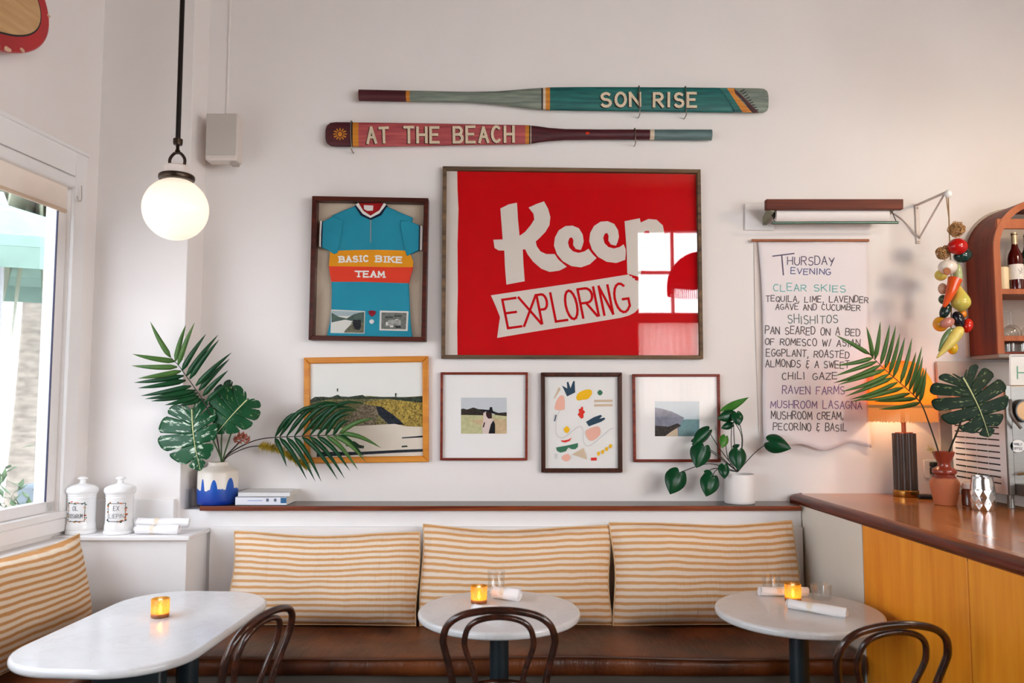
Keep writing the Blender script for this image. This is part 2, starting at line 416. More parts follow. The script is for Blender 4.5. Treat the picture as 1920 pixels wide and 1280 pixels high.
# street outside the left window
structure(MB().box(-40, -2.95, -12, 30, -.25, -.12), 'ground', M('pavement', (196, 192, 184), .9, var=.1, vs=2))
structure(MB().box(-16, -15, -4, 50, -.12, 6.6).box(-16.2, -14.9, -4, 50, 6.6, 6.9), 'exterior_wall', M('street_wall', (216, 210, 202), .9, vs=.5, c2=(150, 148, 138)))
bark = M('palm_bark', (168, 158, 146), .9, var=.25, vs=6, bump=.6, bs=12, stretch=(1, 1, 3))
pale_leaf = M('pale_frond', (150, 154, 132), .7, var=.2, vs=3)
for k, (x, y, hh, lab) in enumerate(((-5.75, 9.4, 3.9, 'sunlit palm tree standing across the pavement, seen through left window'), (-8.25, 13.6, 6.2, 'taller pale palm tree farther down the street outside the window'))):
    tr = thing('palm_tree', lab, 'tree', (x, y, -.12), group='palm trees outside')
    pts = [(x, y, -.12), (x+.1, y, hh*.5), (x+.05, y+.1, hh)]
    put(MB().tube(curve(pts, 8), [.24-.004*i for i in range(17)], 12), 'trunk', bark, tr)
    cr = MB(); r = random.Random(k)
    for i in range(46):
        a = r.uniform(0, 6.28); L = r.uniform(1.2, 2.2); up = r.uniform(-.9, .8)
        q = [Vector((x, y, hh)), Vector((x+math.cos(a)*L*.5, y+math.sin(a)*L*.5, hh+up*.6+.2)), Vector((x+math.cos(a)*L, y+math.sin(a)*L, hh+up-1.0))]
        cr.tube(curve(q, 5), [.09, .16, .2, .22, .2, .18, .16, .13, .09, .05, .01], 6, flat=.12)
    put(cr, 'fronds', pale_leaf, tr)
b = MB().lathe([(.055, -.12), (.055, 3.6), (.07, 3.62), (.02, 3.75)], (-5.0, 7.6, 0), 12)
um = thing('street_umbrella', 'pale green umbrella open on the pavement outside the window', 'umbrella', (-5.0, 7.6, -.12))
put(b, 'pole', M('umbrella_pole', (150, 150, 150), .5), um)
b = MB(); b.lathe([(1.45, 3.0), (1.4, 3.1), (.7, 3.42), (.05, 3.62)], (-5.0, 7.6, 0), 8, cap=False); b.lathe([(1.45, 2.82), (1.45, 3.0)], (-5, 7.6, 0), 8, cap=False)
put(b, 'canopy', M('umbrella_green', (118, 146, 134), .8, var=.08), um, smooth=0, solid=.01)
b = MB(); r = random.Random(4)
for i in range(150):
    c = Vector((-3.55+r.gauss(0, .16), 5.35+r.gauss(0, .16), 1.0+r.gauss(0, .16))); d = Vector((r.uniform(-1, 1), r.uniform(-1, 1), r.uniform(-.5, 1))).normalized()*.05
    e = d.cross(Vector((0, 0, 1))).normalized()*.02
    b.add([c-d, c+e, c+d, c-e], [(0, 1, 2, 3)])
fb = thing('street_planter', 'grey planter box with a leafy bush outside the window sill', 'planter', (-3.5, 5.5, -.12))
put(MB().box(-3.75, -3.35, 5.25, 5.6, -.12, .85), 'box', M('planter_grey', (120, 128, 134), .8), fb, bevel=.01)
put(b, 'bush_leaves', M('bush_green', (84, 112, 72), .6, var=.3, vs=20), fb, solid=.002)
b = MB().box(-3.85, -3.5, 6.2, 6.5, -.12, 1.06)
pb = put(b, 'news_box', M('news_box_grey', (112, 124, 132), .6), None, loc=(-3.7, 6.35, -.12), bevel=.02)
finish(pb, 'pale grey street box standing on pavement outside the window', 'box')

# ------------------------------------------------------------------ corner cabinet and its top
cc = thing('corner_cabinet', 'low white cabinet in the corner under the two apothecary jars', 'cabinet', (-2.1, 4.42, 0))
def corner(x_out, yf, grow): return [(XW(yf)+.005, yf), (-1.785+grow, yf), (-1.785+grow, 4.73), (-1.964, 4.73), (-1.964, 4.65), (XW(4.65)+.005, 4.65)]
put(MB().zprism(corner(0, 4.43, -.012), 0, .948), 'body', white_paint, cc, bevel=.003)
put(MB().zprism(corner(0, 4.405, .012), .9485, .974), 'cabinet_top', white_paint, cc, bevel=.006)

# ------------------------------------------------------------------ wooden shelf on the low wall
sh = thing('wall_shelf', 'long narrow reddish wood shelf capping the low wall behind the bench', 'shelf', (0, 4.93, 1.076))
x0, x1 = P(374, 948, 4.69).x, 1.70
put(MB().box(x0, x1, 4.702, 4.928, 1.076, 1.10), 'board', wood('shelf_top', (96, 74, 58), (62, 44, 32), 'x', .25), sh, bevel=.002)
put(MB().box(x0, x1, 4.69, 4.702, 1.073, 1.10), 'edge_strip', oak_red, sh, bevel=.004)

# ------------------------------------------------------------------ bar
def XB(y): return 1.715 + .05*(4.78-y)
def bbox(mb, y0, y1, o0, o1, z0, z1, mi=0):
    return mb.hexa([(XB(y0)+o0, y0, z0), (XB(y0)+o1, y0, z0), (XB(y1)+o1, y1, z0), (XB(y1)+o0, y1, z0), (XB(y0)+o0, y0, z1), (XB(y0)+o1, y0, z1), (XB(y1)+o1, y1, z1), (XB(y1)+o0, y1, z1)], mi)
BT = 1.147
bar = thing('bar_counter', 'wooden bar counter with orange panels and dark rounded edge', 'counter', (2.2, 3, 0))
put(bbox(MB(), 1.4, 4.925, .045, 1.02, BT-.045, BT), 'counter_top', wood('bar_top', (192, 124, 68), (154, 90, 42), 'y', .16, grain=16), bar, bevel=.003)
b = MB(); prof = []
for k in range(11):
    a = math.radians(90 + 180*k/10); prof.append((.05+.058*math.cos(a)*1.0, BT-.028+.031*math.sin(a)))
rows = [[Vector((XB(y)+o, y, z)) for o, z in prof] for y in (1.4, 2.5, 3.6, 4.86, 4.9, 4.926)]
rows[-1] = [Vector((p.x+.03, p.y, p.z)) for p in rows[-1]]
b.grid(rows, uv=False); b.poly(rows[0][::-1]); b.poly(rows[-1])
b2 = MB(); bbox(b, 1.4, 4.92, .002, .03, BT-.062, BT-.04)
put(b, 'edge_moulding', wood('bar_edge', (118, 46, 22), (66, 22, 10), 'y', .3, spec=.3), bar)
put(bbox(MB(), 4.015, 4.77, .0, .02, 0, BT-.05), 'white_end_panel', M('end_panel', (232, 226, 214), .55, var=.01), bar)
orange = wood('bar_panel', (252, 166, 42), (238, 142, 24), 'z', .42, grain=14)
ys = [1.4, 2.33, 3.17, 4.013]
for k in range(3): put(bbox(MB(), ys[k]+.003, ys[k+1]-.003, .0, .02, .02, BT-.05), 'front_panel', orange, bar, bevel=.0025)
put(bbox(MB(), 1.4, 4.92, .02, .9, 0, BT-.046), 'carcass', M('carcass', (40, 28, 20), .7), bar)

# ------------------------------------------------------------------ bench seats
t = NT('brown_leather'); v = t.coord('Object')
c = t.ramp(t.noise(v, 3.2, 4), (.35, srgb((56, 25, 11))), (.65, srgb((120, 62, 25))))
t.base(c, .34, 0, .5)
v2 = t.coord('Object', (9, 2.2, 3)); n1 = t.noise(v2, 1.0, 5, .55); n2 = t.noise(v, 260, 2)
t.bump(t.math('ADD', n1, t.math('MULTIPLY', n2, .04)), .55, .03); leather = t.m
def bench(name, label, pts, zt, zb, loc):
    o = thing(name, label, 'bench', loc)
    return o
be = thing('banquette_bench', 'long brown leather bench seat below three striped cushions', 'bench', (0, 4.4, 0))
prof = [(4.698, .375), (3.975, .375), (3.945, .385), (3.935, .41), (3.935, .44), (3.945, .462), (3.975, .472), (4.1, .478), (4.4, .474), (4.698, .47)]
nx = 40; rows = []
r = random.Random(3)
for i in range(nx+1):
    x = -1.77 + (1.70+1.77)*i/nx
    rows.append([Vector((x, y + (.006*math.sin(x*5) if y < 4 else 0), z + (.006*math.sin(x*3.1+1)*(1 if z > .44 else 0)))) for y, z in prof])
b = MB().grid(rows, flip=True); b.poly(rows[0]); b.poly(rows[-1][::-1])
put(b, 'leather_seat', leather, be, smooth=60)
put(MB().tube([(x, 3.943+.006*math.sin(x*5), .468+.006*math.sin(x*3.1+1)) for x in [-1.76+3.45*k/60 for k in range(61)]], .006, 8), 'piping', M('piping_brown', (88, 50, 30), .35), be)
put(MB().box(-1.77, 1.70, 3.98, 4.02, .335, .375), 'front_rail', M('rail_grey', (92, 84, 76), .6), be)
for x in (-1.6, -.35, .32, 1.58): put(MB().box(x-.03, x+.03, 3.985, 4.045, 0, .334), 'leg', M('bench_leg', (48, 30, 22), .5), be)
put(MB().box(-1.772, 1.706, 4.70, 4.733, 0, .977), 'back_board', white_paint, be, bevel=.003)
lb = thing('corner_bench', 'brown leather bench seat along the left window wall', 'bench', LW(3.2, .3, 0))
b = MB(); lbox(b, 1.3, 4.38, .13, .66, .375, .472); put(b, 'leather_seat', leather, lb, bevel=.03, seg=4)
b = MB(); lbox(b, 1.3, 4.38, .15, .62, .30, .374); put(b, 'front_rail', M('rail_dark', (40, 34, 30), .6), lb)
for y in (1.5, 2.9, 4.2):
    b = MB(); lbox(b, y, y+.06, .5, .56, 0, .3); put(b, 'leg', MATS['bench_leg'], lb)
b = MB(); lbox(b, 1.3, 4.395, .004, .125, 0, .965); put(b, 'back_board', white_paint, lb, bevel=.004)

# ------------------------------------------------------------------ striped cushions
def stripes(name, a, c, n):
    t = NT(name); tc = t.n('ShaderNodeTexCoord'); sp = t.n('ShaderNodeSeparateXYZ'); t.l(tc.outputs['UV'], sp.inputs[0])
    nz = t.noise(t.coord('Object', (3, 3, 3)), 2.0, 2)
    y = t.math('ADD', t.math('MULTIPLY', sp.outputs[1], n), t.math('MULTIPLY', nz, .5))
    f = t.math('ABSOLUTE', t.math('SUBTRACT', t.math('FRACT', y), .5))
    st = t.ramp(f, (.14, (1, 1, 1, 1)), (.31, (0, 0, 0, 1)))
    weave = t.noise(t.coord('Object', (1, 1, 1)), 140, 2)
    t.base(t.mixc(st, srgb(a), srgb(c)), .85, 0, .2)
    w2 = t.noise(t.coord('Object', (7, 3, 1.2)), 1.6, 4, .55)
    t.bump(t.math('ADD', t.math('MULTIPLY', weave, .07), w2), .7, .03); return t.m
fab = stripes('striped_cotton', (230, 214, 196), (210, 156, 100), 15.5)
def cushion(label, center, w, h, d, tilt, rz, mat, seed, sag=.02):
    r = random.Random(seed); N = 28
    o = thing('striped_cushion', label, 'cushion', center, rz, 'striped back cushions', local=True)
    Rx = Matrix.Rotation(tilt, 3, 'X'); ph = [r.uniform(0, 6) for _ in range(6)]
    def pt(s, q, side):
        x = w/2*s*(1-.018*(1-q*q)) + .008*math.sin(3*q+ph[0]); z = h/2*q*(1-.02*(1-s*s))
        z += -sag*(1-s*s)*(.5+.5*q) + .006*math.sin(4*s+ph[1])*(q > 0)
        dimple = 1 - .05*math.sin(7*s+ph[4])*math.cos(3*q+ph[5])
        th = dimple*d/2*(max(0, (1-abs(s)**4.5)*(1-abs(q)**3.2)))**.55 * (1 + .1*math.sin(2.2*s+ph[2]) + .06*math.sin(5*s+ph[3]+q))
        return Rx @ Vector((x, -side*th, z + h/2))
    f = [[pt(-1+2*j/N, -1+2*i/N, 1) for j in range(N+1)] for i in range(N+1)]
    k = [[pt(-1+2*j/N, -1+2*i/N, -1) for j in range(N+1)] for i in range(N+1)]
    put(MB().grid(f, flip=False).grid(k, flip=True), 'cushion_cover', mat, o, smooth=80)
    e = [pt(-1+2*j/N, -1, 1) for j in range(N)] + [pt(1, -1+2*j/N, 1) for j in range(N)] + [pt(1-2*j/N, 1, 1) for j in range(N)] + [pt(-1, 1-2*j/N, 1) for j in range(N)]
    put(MB().tube(e, .0042, 6, closed=True), 'piping', M('piping_tan', (222, 188, 144), .8), o)
    return o
yc = 4.465
for k, (u0, u1, vt, lab, sg) in enumerate(((432, 787, 997, 'striped cushion nearest the corner cabinet on the long bench', .012), (789, 1146, 984, 'striped cushion in the middle of the long bench behind the central round table', .022), (1147, 1498, 978, 'striped cushion beside the bar on the long bench behind the right round table', .012))):
    a, c2 = P(u0, 1080, 4.56).x, P(u1, 1080, 4.56).x; zt = P(960, vt, 4.62).z
    cushion(lab, ((a+c2)/2, yc+.02, .475), c2-a-.004, (zt-.475)*1.03, .21, -math.radians(13), math.radians((-1, .6, .8)[k]), fab, k+1, sg)
fab2 = stripes('striped_cotton_tan', (226, 208, 184), (196, 140, 84), 15.5)
cushion('striped cushion below the left window leaning on the window bench', (XW(3.78)+.275, 3.78, .475), 1.12, .53, .2, -math.radians(9), R90-.088, fab2, 9, .02)
# ------------------------------------------------------------------ pictures
def inset(q, d):
    """corner points tl,tr,br,bl moved inwards by d px"""
    (a, b_), (c, d_), (e, f), (g, h) = q
    if not isinstance(d, tuple): d = (d, d, d, d)     # left top right bottom
    return [(a+d[0], b_+d[1]), (c-d[2], d_+d[1]), (e-d[2], f-d[3]), (g+d[0], h-d[3])]
def frame(o, q, w, depth, mat, name='frame', bevel=.004, lip=0.0):
    yf = YW-depth; qi = inset(q, w); b = MB()
    A = [P(u, v, yf) for u, v in q]; B = [P(u, v, yf) for u, v in qi]
    n = [Vector((p.x, YW-.002, p.z)) for p in A]; m = [Vector((p.x, YW-.002, p.z)) for p in B]
    for k in range(4):
        j = (k+1) % 4
        s = MB(); s.prism([A[k], A[j], B[j], B[k]], [n[k], n[j], m[j], m[k]])
        b.add(s.v, s.f)
    put(b, name, mat, o, bevel=bevel)
    return qi
def backing(o, q, y, mat, name):
    p = [P(u, v, y) for u, v in q]
    return put(MB().prism([Vector((k.x, y+.004, k.z)) for k in p], p), name, mat, o)
def glass(o, q, y, mat, name='glass'):
    p = [P(u, v, y) for u, v in q]
    return put(MB().poly(p), name, mat, o, smooth=0)
def wallthing(name, label, cat, q, **kw):
    cx = sum(a for a, _ in q)/len(q); vb = max(v for _, v in q); p = P(cx, vb, YW)
    return thing(name, label, cat, (p.x, YW, p.z), **kw)
flat = lambda n, c, **k: M(n, c, k.pop('rough', .7), var=k.pop('var', .01), spec=.2, **k)
# ---- big red flag
q = [(830, 311), (1314, 317), (1319, 673), (827, 672)]
o = wallthing('framed_flag', 'large framed red camp flag lettered KEEP EXPLORING in centre of wall', 'framed flag', q)
barn = wood('barn_wood', (124, 96, 66), (58, 44, 32), 'x', .7, grain=18)
qi = frame(o, q, 7, .045, barn)
C = crop(820, 300, 3.283)
YF = YW-.012
red = M('flag_red', (208, 0, 14), .8, var=.02, bump=.3, bs=300, spec=.1)
backing(o, qi, YF, red, 'flag')
felt = M('flag_white', (232, 222, 212), .85, var=.02, bump=.3, bs=300, spec=.1)
hoist = [C(50, 55), C(122, 58), C(124, 180), C(130, 300), C(124, 520), C(126, 800), C(122, 1000), C(124, 1203), C(42, 1205)]
put(MB().pxprism(hoist, YF, YF-.003), 'hoist_band', felt, o)
K = [(388, 298), (440, 272), (490, 262), (496, 360), (506, 466), (540, 442), (575, 400), (597, 365), (592, 330), (562, 292), (610, 270), (657, 254), (682, 300), (696, 350), (690, 400), (665, 442), (630, 478), (606, 500), (612, 530), (635, 562), (670, 578), (722, 578), (745, 612), (797, 656), (752, 680), (692, 688), (640, 668), (590, 625), (556, 580), (541, 549), (526, 549), (530, 640), (538, 745), (425, 766), (416, 650), (412, 556), (378, 556), (352, 540), (345, 490), (402, 488), (396, 400)]
e1 = [(980, 603), (940, 640), (885, 660), (825, 652), (772, 622), (736, 578), (718, 525), (724, 475), (748, 432), (788, 406), (832, 403), (872, 420), (895, 458), (901, 500), (893, 530), (883, 553), (852, 546), (836, 522), (838, 492), (828, 474), (813, 480), (804, 506), (812, 538), (836, 562), (870, 571), (905, 562), (930, 545), (955, 578)]
e2 = [(x+217, y-27) for x, y in e1]; e2 = [(min(x, 1160), y) for x, y in e2]
pp = [(1153, 376), (1246, 358), (1252, 384), (1300, 362), (1350, 367), (1388, 402), (1402, 470), (1388, 550), (1345, 608), (1290, 625), (1256, 614), (1252, 722), (1170, 698), (1166, 560)]
ph = [(1262, 555), (1290, 560), (1312, 530), (1316, 475), (1302, 434), (1278, 436), (1260, 470)]
L = MB()
for k in (K, e1, e2): L.pxprism([C(*p) for p in k], YF, YF-.0035)
L.pxprism([C(*p) for p in pp[:11]+[ph[0]]+ph[1:]+[ph[0]]+pp[10:]], YF, YF-.0035)
put(L, 'lettering', felt, o, smooth=0)
ban = [(330, 832), (600, 792), (900, 748), (1180, 703), (1184, 714), (1198, 714), (1200, 726), (1214, 727), (1218, 740), (1238, 742), (1246, 800), (1247, 905), (1215, 938), (1180, 956), (1130, 970), (900, 1008), (600, 1055), (368, 1094), (378, 1020), (386, 966), (360, 900)]
put(MB().pxprism([C(*p) for p in ban], YF, YF-.0035), 'banner', felt, o, smooth=0)
L = MB(); to = lambda a, b_: P(*C(a, b_), YF-.0042)
for ch, xa, xb in (('E', 435, 525), ('X', 535, 640), ('P', 645, 702), ('L', 730, 808), ('O', 808, 876), ('R', 898, 985), ('I', 978, 1010), ('N', 1028, 1082), ('G', 1110, 1196)):
    bt = lambda x: 1033-(x-445)*.138
    write(L, ch, (xa, bt(xa)), (xb, bt(xb)), 178, 15, to, gap=0, slant=-.12)
put(L, 'banner_lettering', red, o, smooth=0, label='red hand-drawn letters EXPLORING on the white banner')
glass(o, inset(qi, -1), YW-.03, poster_glass)

# ---- cycling jersey
q = [(585, 367), (803, 371), (798, 640), (578, 637)]
o = wallthing('framed_jersey', 'shadow box with a turquoise cycling jersey lettered BASIC BIKE TEAM', 'framed jersey', q)
maho = wood('mahogany', (86, 32, 17), (46, 15, 9), 'x', .4, spec=.3)
qi = frame(o, q, 8.5, .075, maho)
backing(o, inset(qi, -3), YW-.008, flat('box_linen', (206, 188, 166), bump=.2, bs=200), 'backboard')
C = crop(560, 350, 4.129)
teal = M('jersey_teal', (34, 146, 172), .7, var=.05, vs=6, bump=.35, bs=26, spec=.25)
jr = MB(); Y0, Y1 = YW-.014, YW-.034
body = [(440, 145), (340, 185), (256, 222), (262, 300), (250, 420), (243, 500), (236, 560), (234, 615), (242, 680), (252, 735), (256, 800), (252, 950), (238, 1060), (216, 1158), (880, 1166), (866, 1050), (860, 940), (855, 840), (852, 745), (872, 680), (886, 602), (884, 560), (868, 520), (866, 400), (868, 300), (884, 238), (780, 195), (680, 150), (640, 215), (555, 245), (480, 215)]
jr.pxprism([C(*p) for p in body], Y0, Y1)
js = put(jr, 'jersey', teal, o, smooth=30, bevel=.005)
sl = MB().pxprism([C(*p) for p in [(262, 226), (200, 262), (178, 270), (170, 380), (172, 468), (230, 490), (272, 522), (300, 510), (318, 430), (338, 330), (345, 262)]], Y0, Y1-.008)
put(sl, 'sleeve', teal, js, smooth=30, bevel=.006)
sl = MB().pxprism([C(*p) for p in [(884, 238), (870, 268), (944, 302), (938, 400), (936, 488), (890, 508), (838, 536), (822, 490), (800, 390), (785, 300), (788, 256), (830, 262)]], Y0, Y1-.008)
put(sl, 'sleeve', teal, js, smooth=30, bevel=.006)
for wh, nv in (([(182, 264), (166, 264), (160, 380), (158, 462), (174, 466), (174, 370)], [(188, 266), (181, 265), (173, 370), (172, 466), (182, 470), (184, 370)]), ([(940, 298), (960, 305), (958, 395), (956, 488), (938, 490), (940, 400)], [(932, 296), (942, 299), (940, 395), (938, 490), (928, 490), (930, 400)])):
    cu = MB().pxprism([C(*p) for p in wh], Y0, Y1-.009, 0).pxprism([C(*p) for p in nv], Y0, Y1-.0095, 1)
    put(cu, 'cuff', [flat('cuff_white', (236, 232, 226)), flat('trim_navy', (24, 30, 58))], js, smooth=0)
put(MB().pxprism([C(*p) for p in [(243, 500), (300, 494), (440, 490), (560, 488), (700, 490), (826, 494), (868, 528), (886, 575), (884, 622), (700, 622), (500, 618), (234, 615)]], Y0, Y1-.0015), 'orange_band', flat('jersey_orange', (238, 156, 26), var=.04), js, smooth=0)
put(MB().pxprism([C(*p) for p in [(234, 615), (500, 618), (700, 622), (884, 622), (868, 690), (852, 746), (700, 742), (500, 735), (252, 735), (242, 680)]], Y0, Y1-.0015), 'red_band', flat('jersey_red', (232, 66, 42), var=.04), js, smooth=0)
L = MB(); to = lambda a, b_: P(*C(a, b_), Y1-.003)
for tx, p0, p1 in (('BASIC', (318, 583), (540, 577)), ('BIKE', (600, 580), (800, 586)), ('TEAM', (445, 695), (662, 700))):
    L = MB(); write(L, tx, p0, p1, 42, 12, to, gap=.45, serif=True, jit=.03); put(L, 'lettering', flat('letter_white', (244, 240, 232)), js, smooth=0)
co = MB()
co.pxprism([C(*p) for p in [(462, 128), (665, 124), (640, 180), (556, 225), (490, 185)]], Y0, Y1+.006, 0)
co.pxprism([C(*p) for p in [(432, 148), (445, 140), (500, 208), (556, 240), (556, 256), (490, 226)]], Y0, Y1-.004, 2).pxprism([C(*p) for p in [(688, 146), (676, 138), (622, 204), (556, 240), (556, 256), (634, 222)]], Y0, Y1-.004, 2)
co.pxprism([C(*p) for p in [(442, 140), (462, 124), (500, 185), (556, 224), (556, 241), (496, 210)]], Y0, Y1-.0055, 1).pxprism([C(*p) for p in [(678, 138), (660, 124), (625, 182), (556, 224), (556, 241), (624, 206)]], Y0, Y1-.0055, 1)
co.pxprism([C(*p) for p in [(504, 142), (578, 145), (574, 184), (530, 186), (506, 172)]], Y0, Y1+.004, 1)
put(co, 'collar', [flat('collar_red', (170, 22, 26)), MATS['cuff_white'], MATS['trim_navy']], js, smooth=0)
put(MB().pxprism([C(*p) for p in [(552, 255), (562, 255), (562, 430), (552, 430)]], Y0, Y1-.003), 'zip', M('zip_grey', (130, 160, 170), .4), js, smooth=0)
pr = MB(); y = Y1-.003
pr.pxprism([C(*p) for p in [(252, 950), (514, 962), (508, 1136), (246, 1131)]], Y1, y, 0)
y -= .0006
for pl, mi in (([(256, 958), (508, 968), (506, 1000), (254, 1000)], 1), ([(254, 975), (310, 1005), (370, 1020), (430, 985), (470, 975), (508, 970), (506, 1060), (254, 1050)], 2), ([(254, 1050), (360, 1028), (420, 1040), (380, 1075), (300, 1126), (252, 1124)], 0), ([(360, 1110), (410, 1060), (470, 1040), (506, 1050), (503, 1130), (350, 1128)], 3)):
    pr.pxpoly([C(*p) for p in pl][::-1], y, mi); y -= .0003
pr.pxpoly([C(*p) for p in [(422, 1030), (482, 1030), (484, 1080), (470, 1110), (440, 1105), (420, 1075)]][::-1], y, 4)
ph_mats = [flat('print_white', (222, 220, 212)), flat('print_sky', (170, 186, 190), var=.05), flat('print_hill', (84, 104, 96), var=.15, vs=30), flat('print_scrub', (120, 118, 98), var=.25, vs=60), flat('print_dark', (44, 48, 54), var=.2, vs=60)]
put(pr, 'photo_print', ph_mats, o, smooth=0, label='colour snapshot of a mountain road pinned on the jersey')
p2 = MB(); y = Y1-.003
p2.pxprism([C(*p) for p in [(628, 958), (850, 964), (843, 1116), (625, 1111)]], Y1, y, 0)
p2.pxpoly([C(*p) for p in [(642, 972), (836, 976), (830, 1104), (639, 1100)]][::-1], y-.0006, 1)
for x, yy, w, h, mi in ((700, 1010, 60, 16, 3), (770, 1000, 60, 14, 3), (740, 1050, 100, 40, 2), (690, 1060, 30, 26, 0), (760, 1040, 26, 30, 0), (720, 1080, 26, 14, 0), (770, 1085, 40, 14, 4)):
    p2.pxpoly([C(x-w/2, yy+h/2), C(x+w/2, yy+h/2), C(x+w/2, yy-h/2), C(x-w/2, yy-h/2)], y-.0009-mi*.0002, mi)
put(p2, 'photo_print', [MATS['print_white'], flat('mono_mid', (128, 132, 126), var=.25, vs=50), flat('mono_light', (176, 178, 172), var=.3, vs=60), flat('mono_dark', (78, 84, 80), var=.3, vs=60), MATS['print_dark']], o, smooth=0, label='black and white group snapshot pinned on the jersey')
me = MB(); me.pxprism([C(*p) for p in [(540, 962), (566, 956), (596, 962), (592, 985), (567, 1006), (545, 985)]], Y1, Y1-.008, 0)
c0 = P(*C(566, 1044), Y1-.002); me.lathe([(.013, -.006), (.0145, -.004), (.0145, 0)], (c0.x, c0.y, c0.z), 20, 1, axis='y')
put(me, 'medal', [flat('medal_ribbon', (140, 26, 40)), M('medal_white', (232, 228, 226), .3)], o)
glass(o, inset(qi, -1), YW-.066, picture_glass)

# ---- landscape photo in yellow wood frame
q = [(569, 670), (803, 667), (804, 866), (569, 869)]
o = wallthing('framed_landscape', 'photo of a dirt road through a yellow field in honey wood frame', 'framed photo', q)
qi = frame(o, q, 11.5, .03, wood('honey_wood', (224, 150, 50), (196, 116, 28), 'x', .4, grain=10), bevel=.007)
C = crop(560, 650, 5.333); yb = YW-.012
b = MB(); lay = [0]
def layer(mbx, pts, mi, base_y, Cf):
    lay[0] += 1; mbx.pxpoly([Cf(*p) for p in pts], base_y-.0003*lay[0], mi)
q2 = inset(qi, -2); b.pxprism(q2, yb+.004, yb, 0)
layer(b, [(100, 540), (240, 510), (330, 500), (500, 505), (700, 490), (900, 505), (1100, 500), (1250, 490), (1250, 800), (100, 830)], 1, yb, C)
layer(b, [(100, 545), (160, 500), (240, 498), (320, 505), (390, 478), (420, 495), (500, 500), (640, 480), (670, 500), (760, 500), (960, 500), (1040, 505), (1130, 505), (1250, 490), (1250, 560), (1100, 545), (900, 520), (600, 525), (300, 525), (120, 560)], 2, yb, C)
layer(b, [(120, 560), (500, 530), (700, 530), (560, 640), (430, 760), (120, 800)], 3, yb, C)
layer(b, [(640, 560), (760, 540), (900, 525), (1250, 560), (1250, 800), (1040, 790), (900, 700), (780, 600)], 4, yb, C)
layer(b, [(560, 640), (640, 575), (770, 590), (800, 640), (760, 785), (420, 790)], 5, yb, C)
layer(b, [(770, 590), (830, 600), (960, 690), (1060, 780), (900, 775), (800, 680)], 6, yb, C)
layer(b, [(100, 900), (300, 830), (560, 792), (780, 780), (960, 770), (1080, 795), (1250, 800), (1250, 1110), (100, 1110)], 7, yb, C)
layer(b, [(180, 1050), (600, 1050), (1000, 1030), (1250, 1020), (1250, 1048), (1000, 1058), (600, 1080), (180, 1100)], 6, yb, C)
layer(b, [(1030, 905), (1180, 893), (1250, 885), (1250, 905), (1180, 908), (1035, 916)], 6, yb, C)
layer(b, [(480, 940), (560, 945), (610, 980), (655, 990), (650, 1015), (560, 1010), (470, 990)], 2, yb, C)
layer(b, [(1030, 990), (1080, 985), (1095, 1000), (1030, 1005)], 2, yb, C); layer(b, [(380, 420), (395, 415), (392, 450), (385, 450)], 2, yb, C); layer(b, [(962, 465), (980, 462), (975, 500), (966, 500)], 2, yb, C)
put(b, 'photo_print', [flat('land_sky', (240, 240, 234)), flat('land_grass', (150, 142, 92), var=.42, vs=110), flat('land_trees', (70, 82, 66), var=.42, vs=110), flat('land_meadow', (128, 124, 84), var=.42, vs=110, stretch=(1, 1, 3)), flat('land_yellow', (196, 168, 80), var=.42, vs=110), flat('land_track', (150, 136, 112), var=.42, vs=110), flat('land_shadow', (46, 54, 66), var=.42, vs=110), flat('land_bonnet', (226, 216, 200), var=.03)], o, smooth=0)
glass(o, qi, YW-.02, picture_glass)

# ---- photo of someone in a hat
red_wood = wood('red_frame', (140, 54, 32), (94, 30, 18), 'x', .4, spec=.3)
q = [(826, 697.5), (990, 697.5), (989, 863), (825, 863)]
o = wallthing('framed_photo', 'small photo of a person in a black hat, white mat, thin red wood frame', 'framed photo', q)
qi = frame(o, q, 4.5, .03, red_wood, bevel=.003)
backing(o, inset(qi, -1), YW-.012, flat('mat_board', (246, 245, 243)), 'mat')
C = crop(850, 730, 12.8); yb = YW-.0125; b = MB(); lay[0] = 0
layer(b, [(185, 1060), (1280, 1060), (1280, 195), (185, 195)], 0, yb, C)
layer(b, [(185, 1060), (1280, 1060), (1280, 610), (900, 600), (185, 610)], 1, yb, C)
layer(b, [(900, 1060), (1280, 1060), (1280, 720), (800, 700), (380, 740), (600, 840), (720, 850)], 6, yb, C)
layer(b, [(185, 610), (185, 470), (240, 455), (330, 480), (480, 430), (600, 470), (760, 480), (760, 620)], 2, yb, C)
layer(b, [(960, 520), (1080, 560), (1280, 545), (1280, 640), (1000, 610)], 2, yb, C)
layer(b, [(720, 560), (790, 540), (830, 690), (950, 700), (990, 800), (900, 870), (860, 1060), (700, 1060), (690, 900), (720, 760)], 3, yb, C)
layer(b, [(780, 540), (920, 530), (925, 690), (840, 700), (790, 640)], 4, yb, C)
layer(b, [(630, 510), (720, 480), (860, 490), (880, 420), (930, 420), (945, 500), (1000, 560), (980, 585), (880, 550), (780, 530)], 5, yb, C)
layer(b, [(960, 740), (1000, 830), (1000, 1055), (845, 1055), (900, 840)], 5, yb, C)
layer(b, [(735, 790), (765, 780), (735, 905), (700, 910)], 4, yb, C)
put(b, 'photo_print', [flat('hat_sky', (206, 212, 216)), flat('hat_grass', (206, 204, 156), var=.12, vs=40), flat('hat_trees', (60, 52, 46), var=.3, vs=60), flat('hat_shirt', (226, 208, 200)), flat('hat_hair', (58, 34, 34)), flat('hat_black', (22, 22, 28)), flat('hat_straw', (214, 188, 150), var=.12, vs=40)], o, smooth=0)
glass(o, qi, YW-.022, picture_glass)

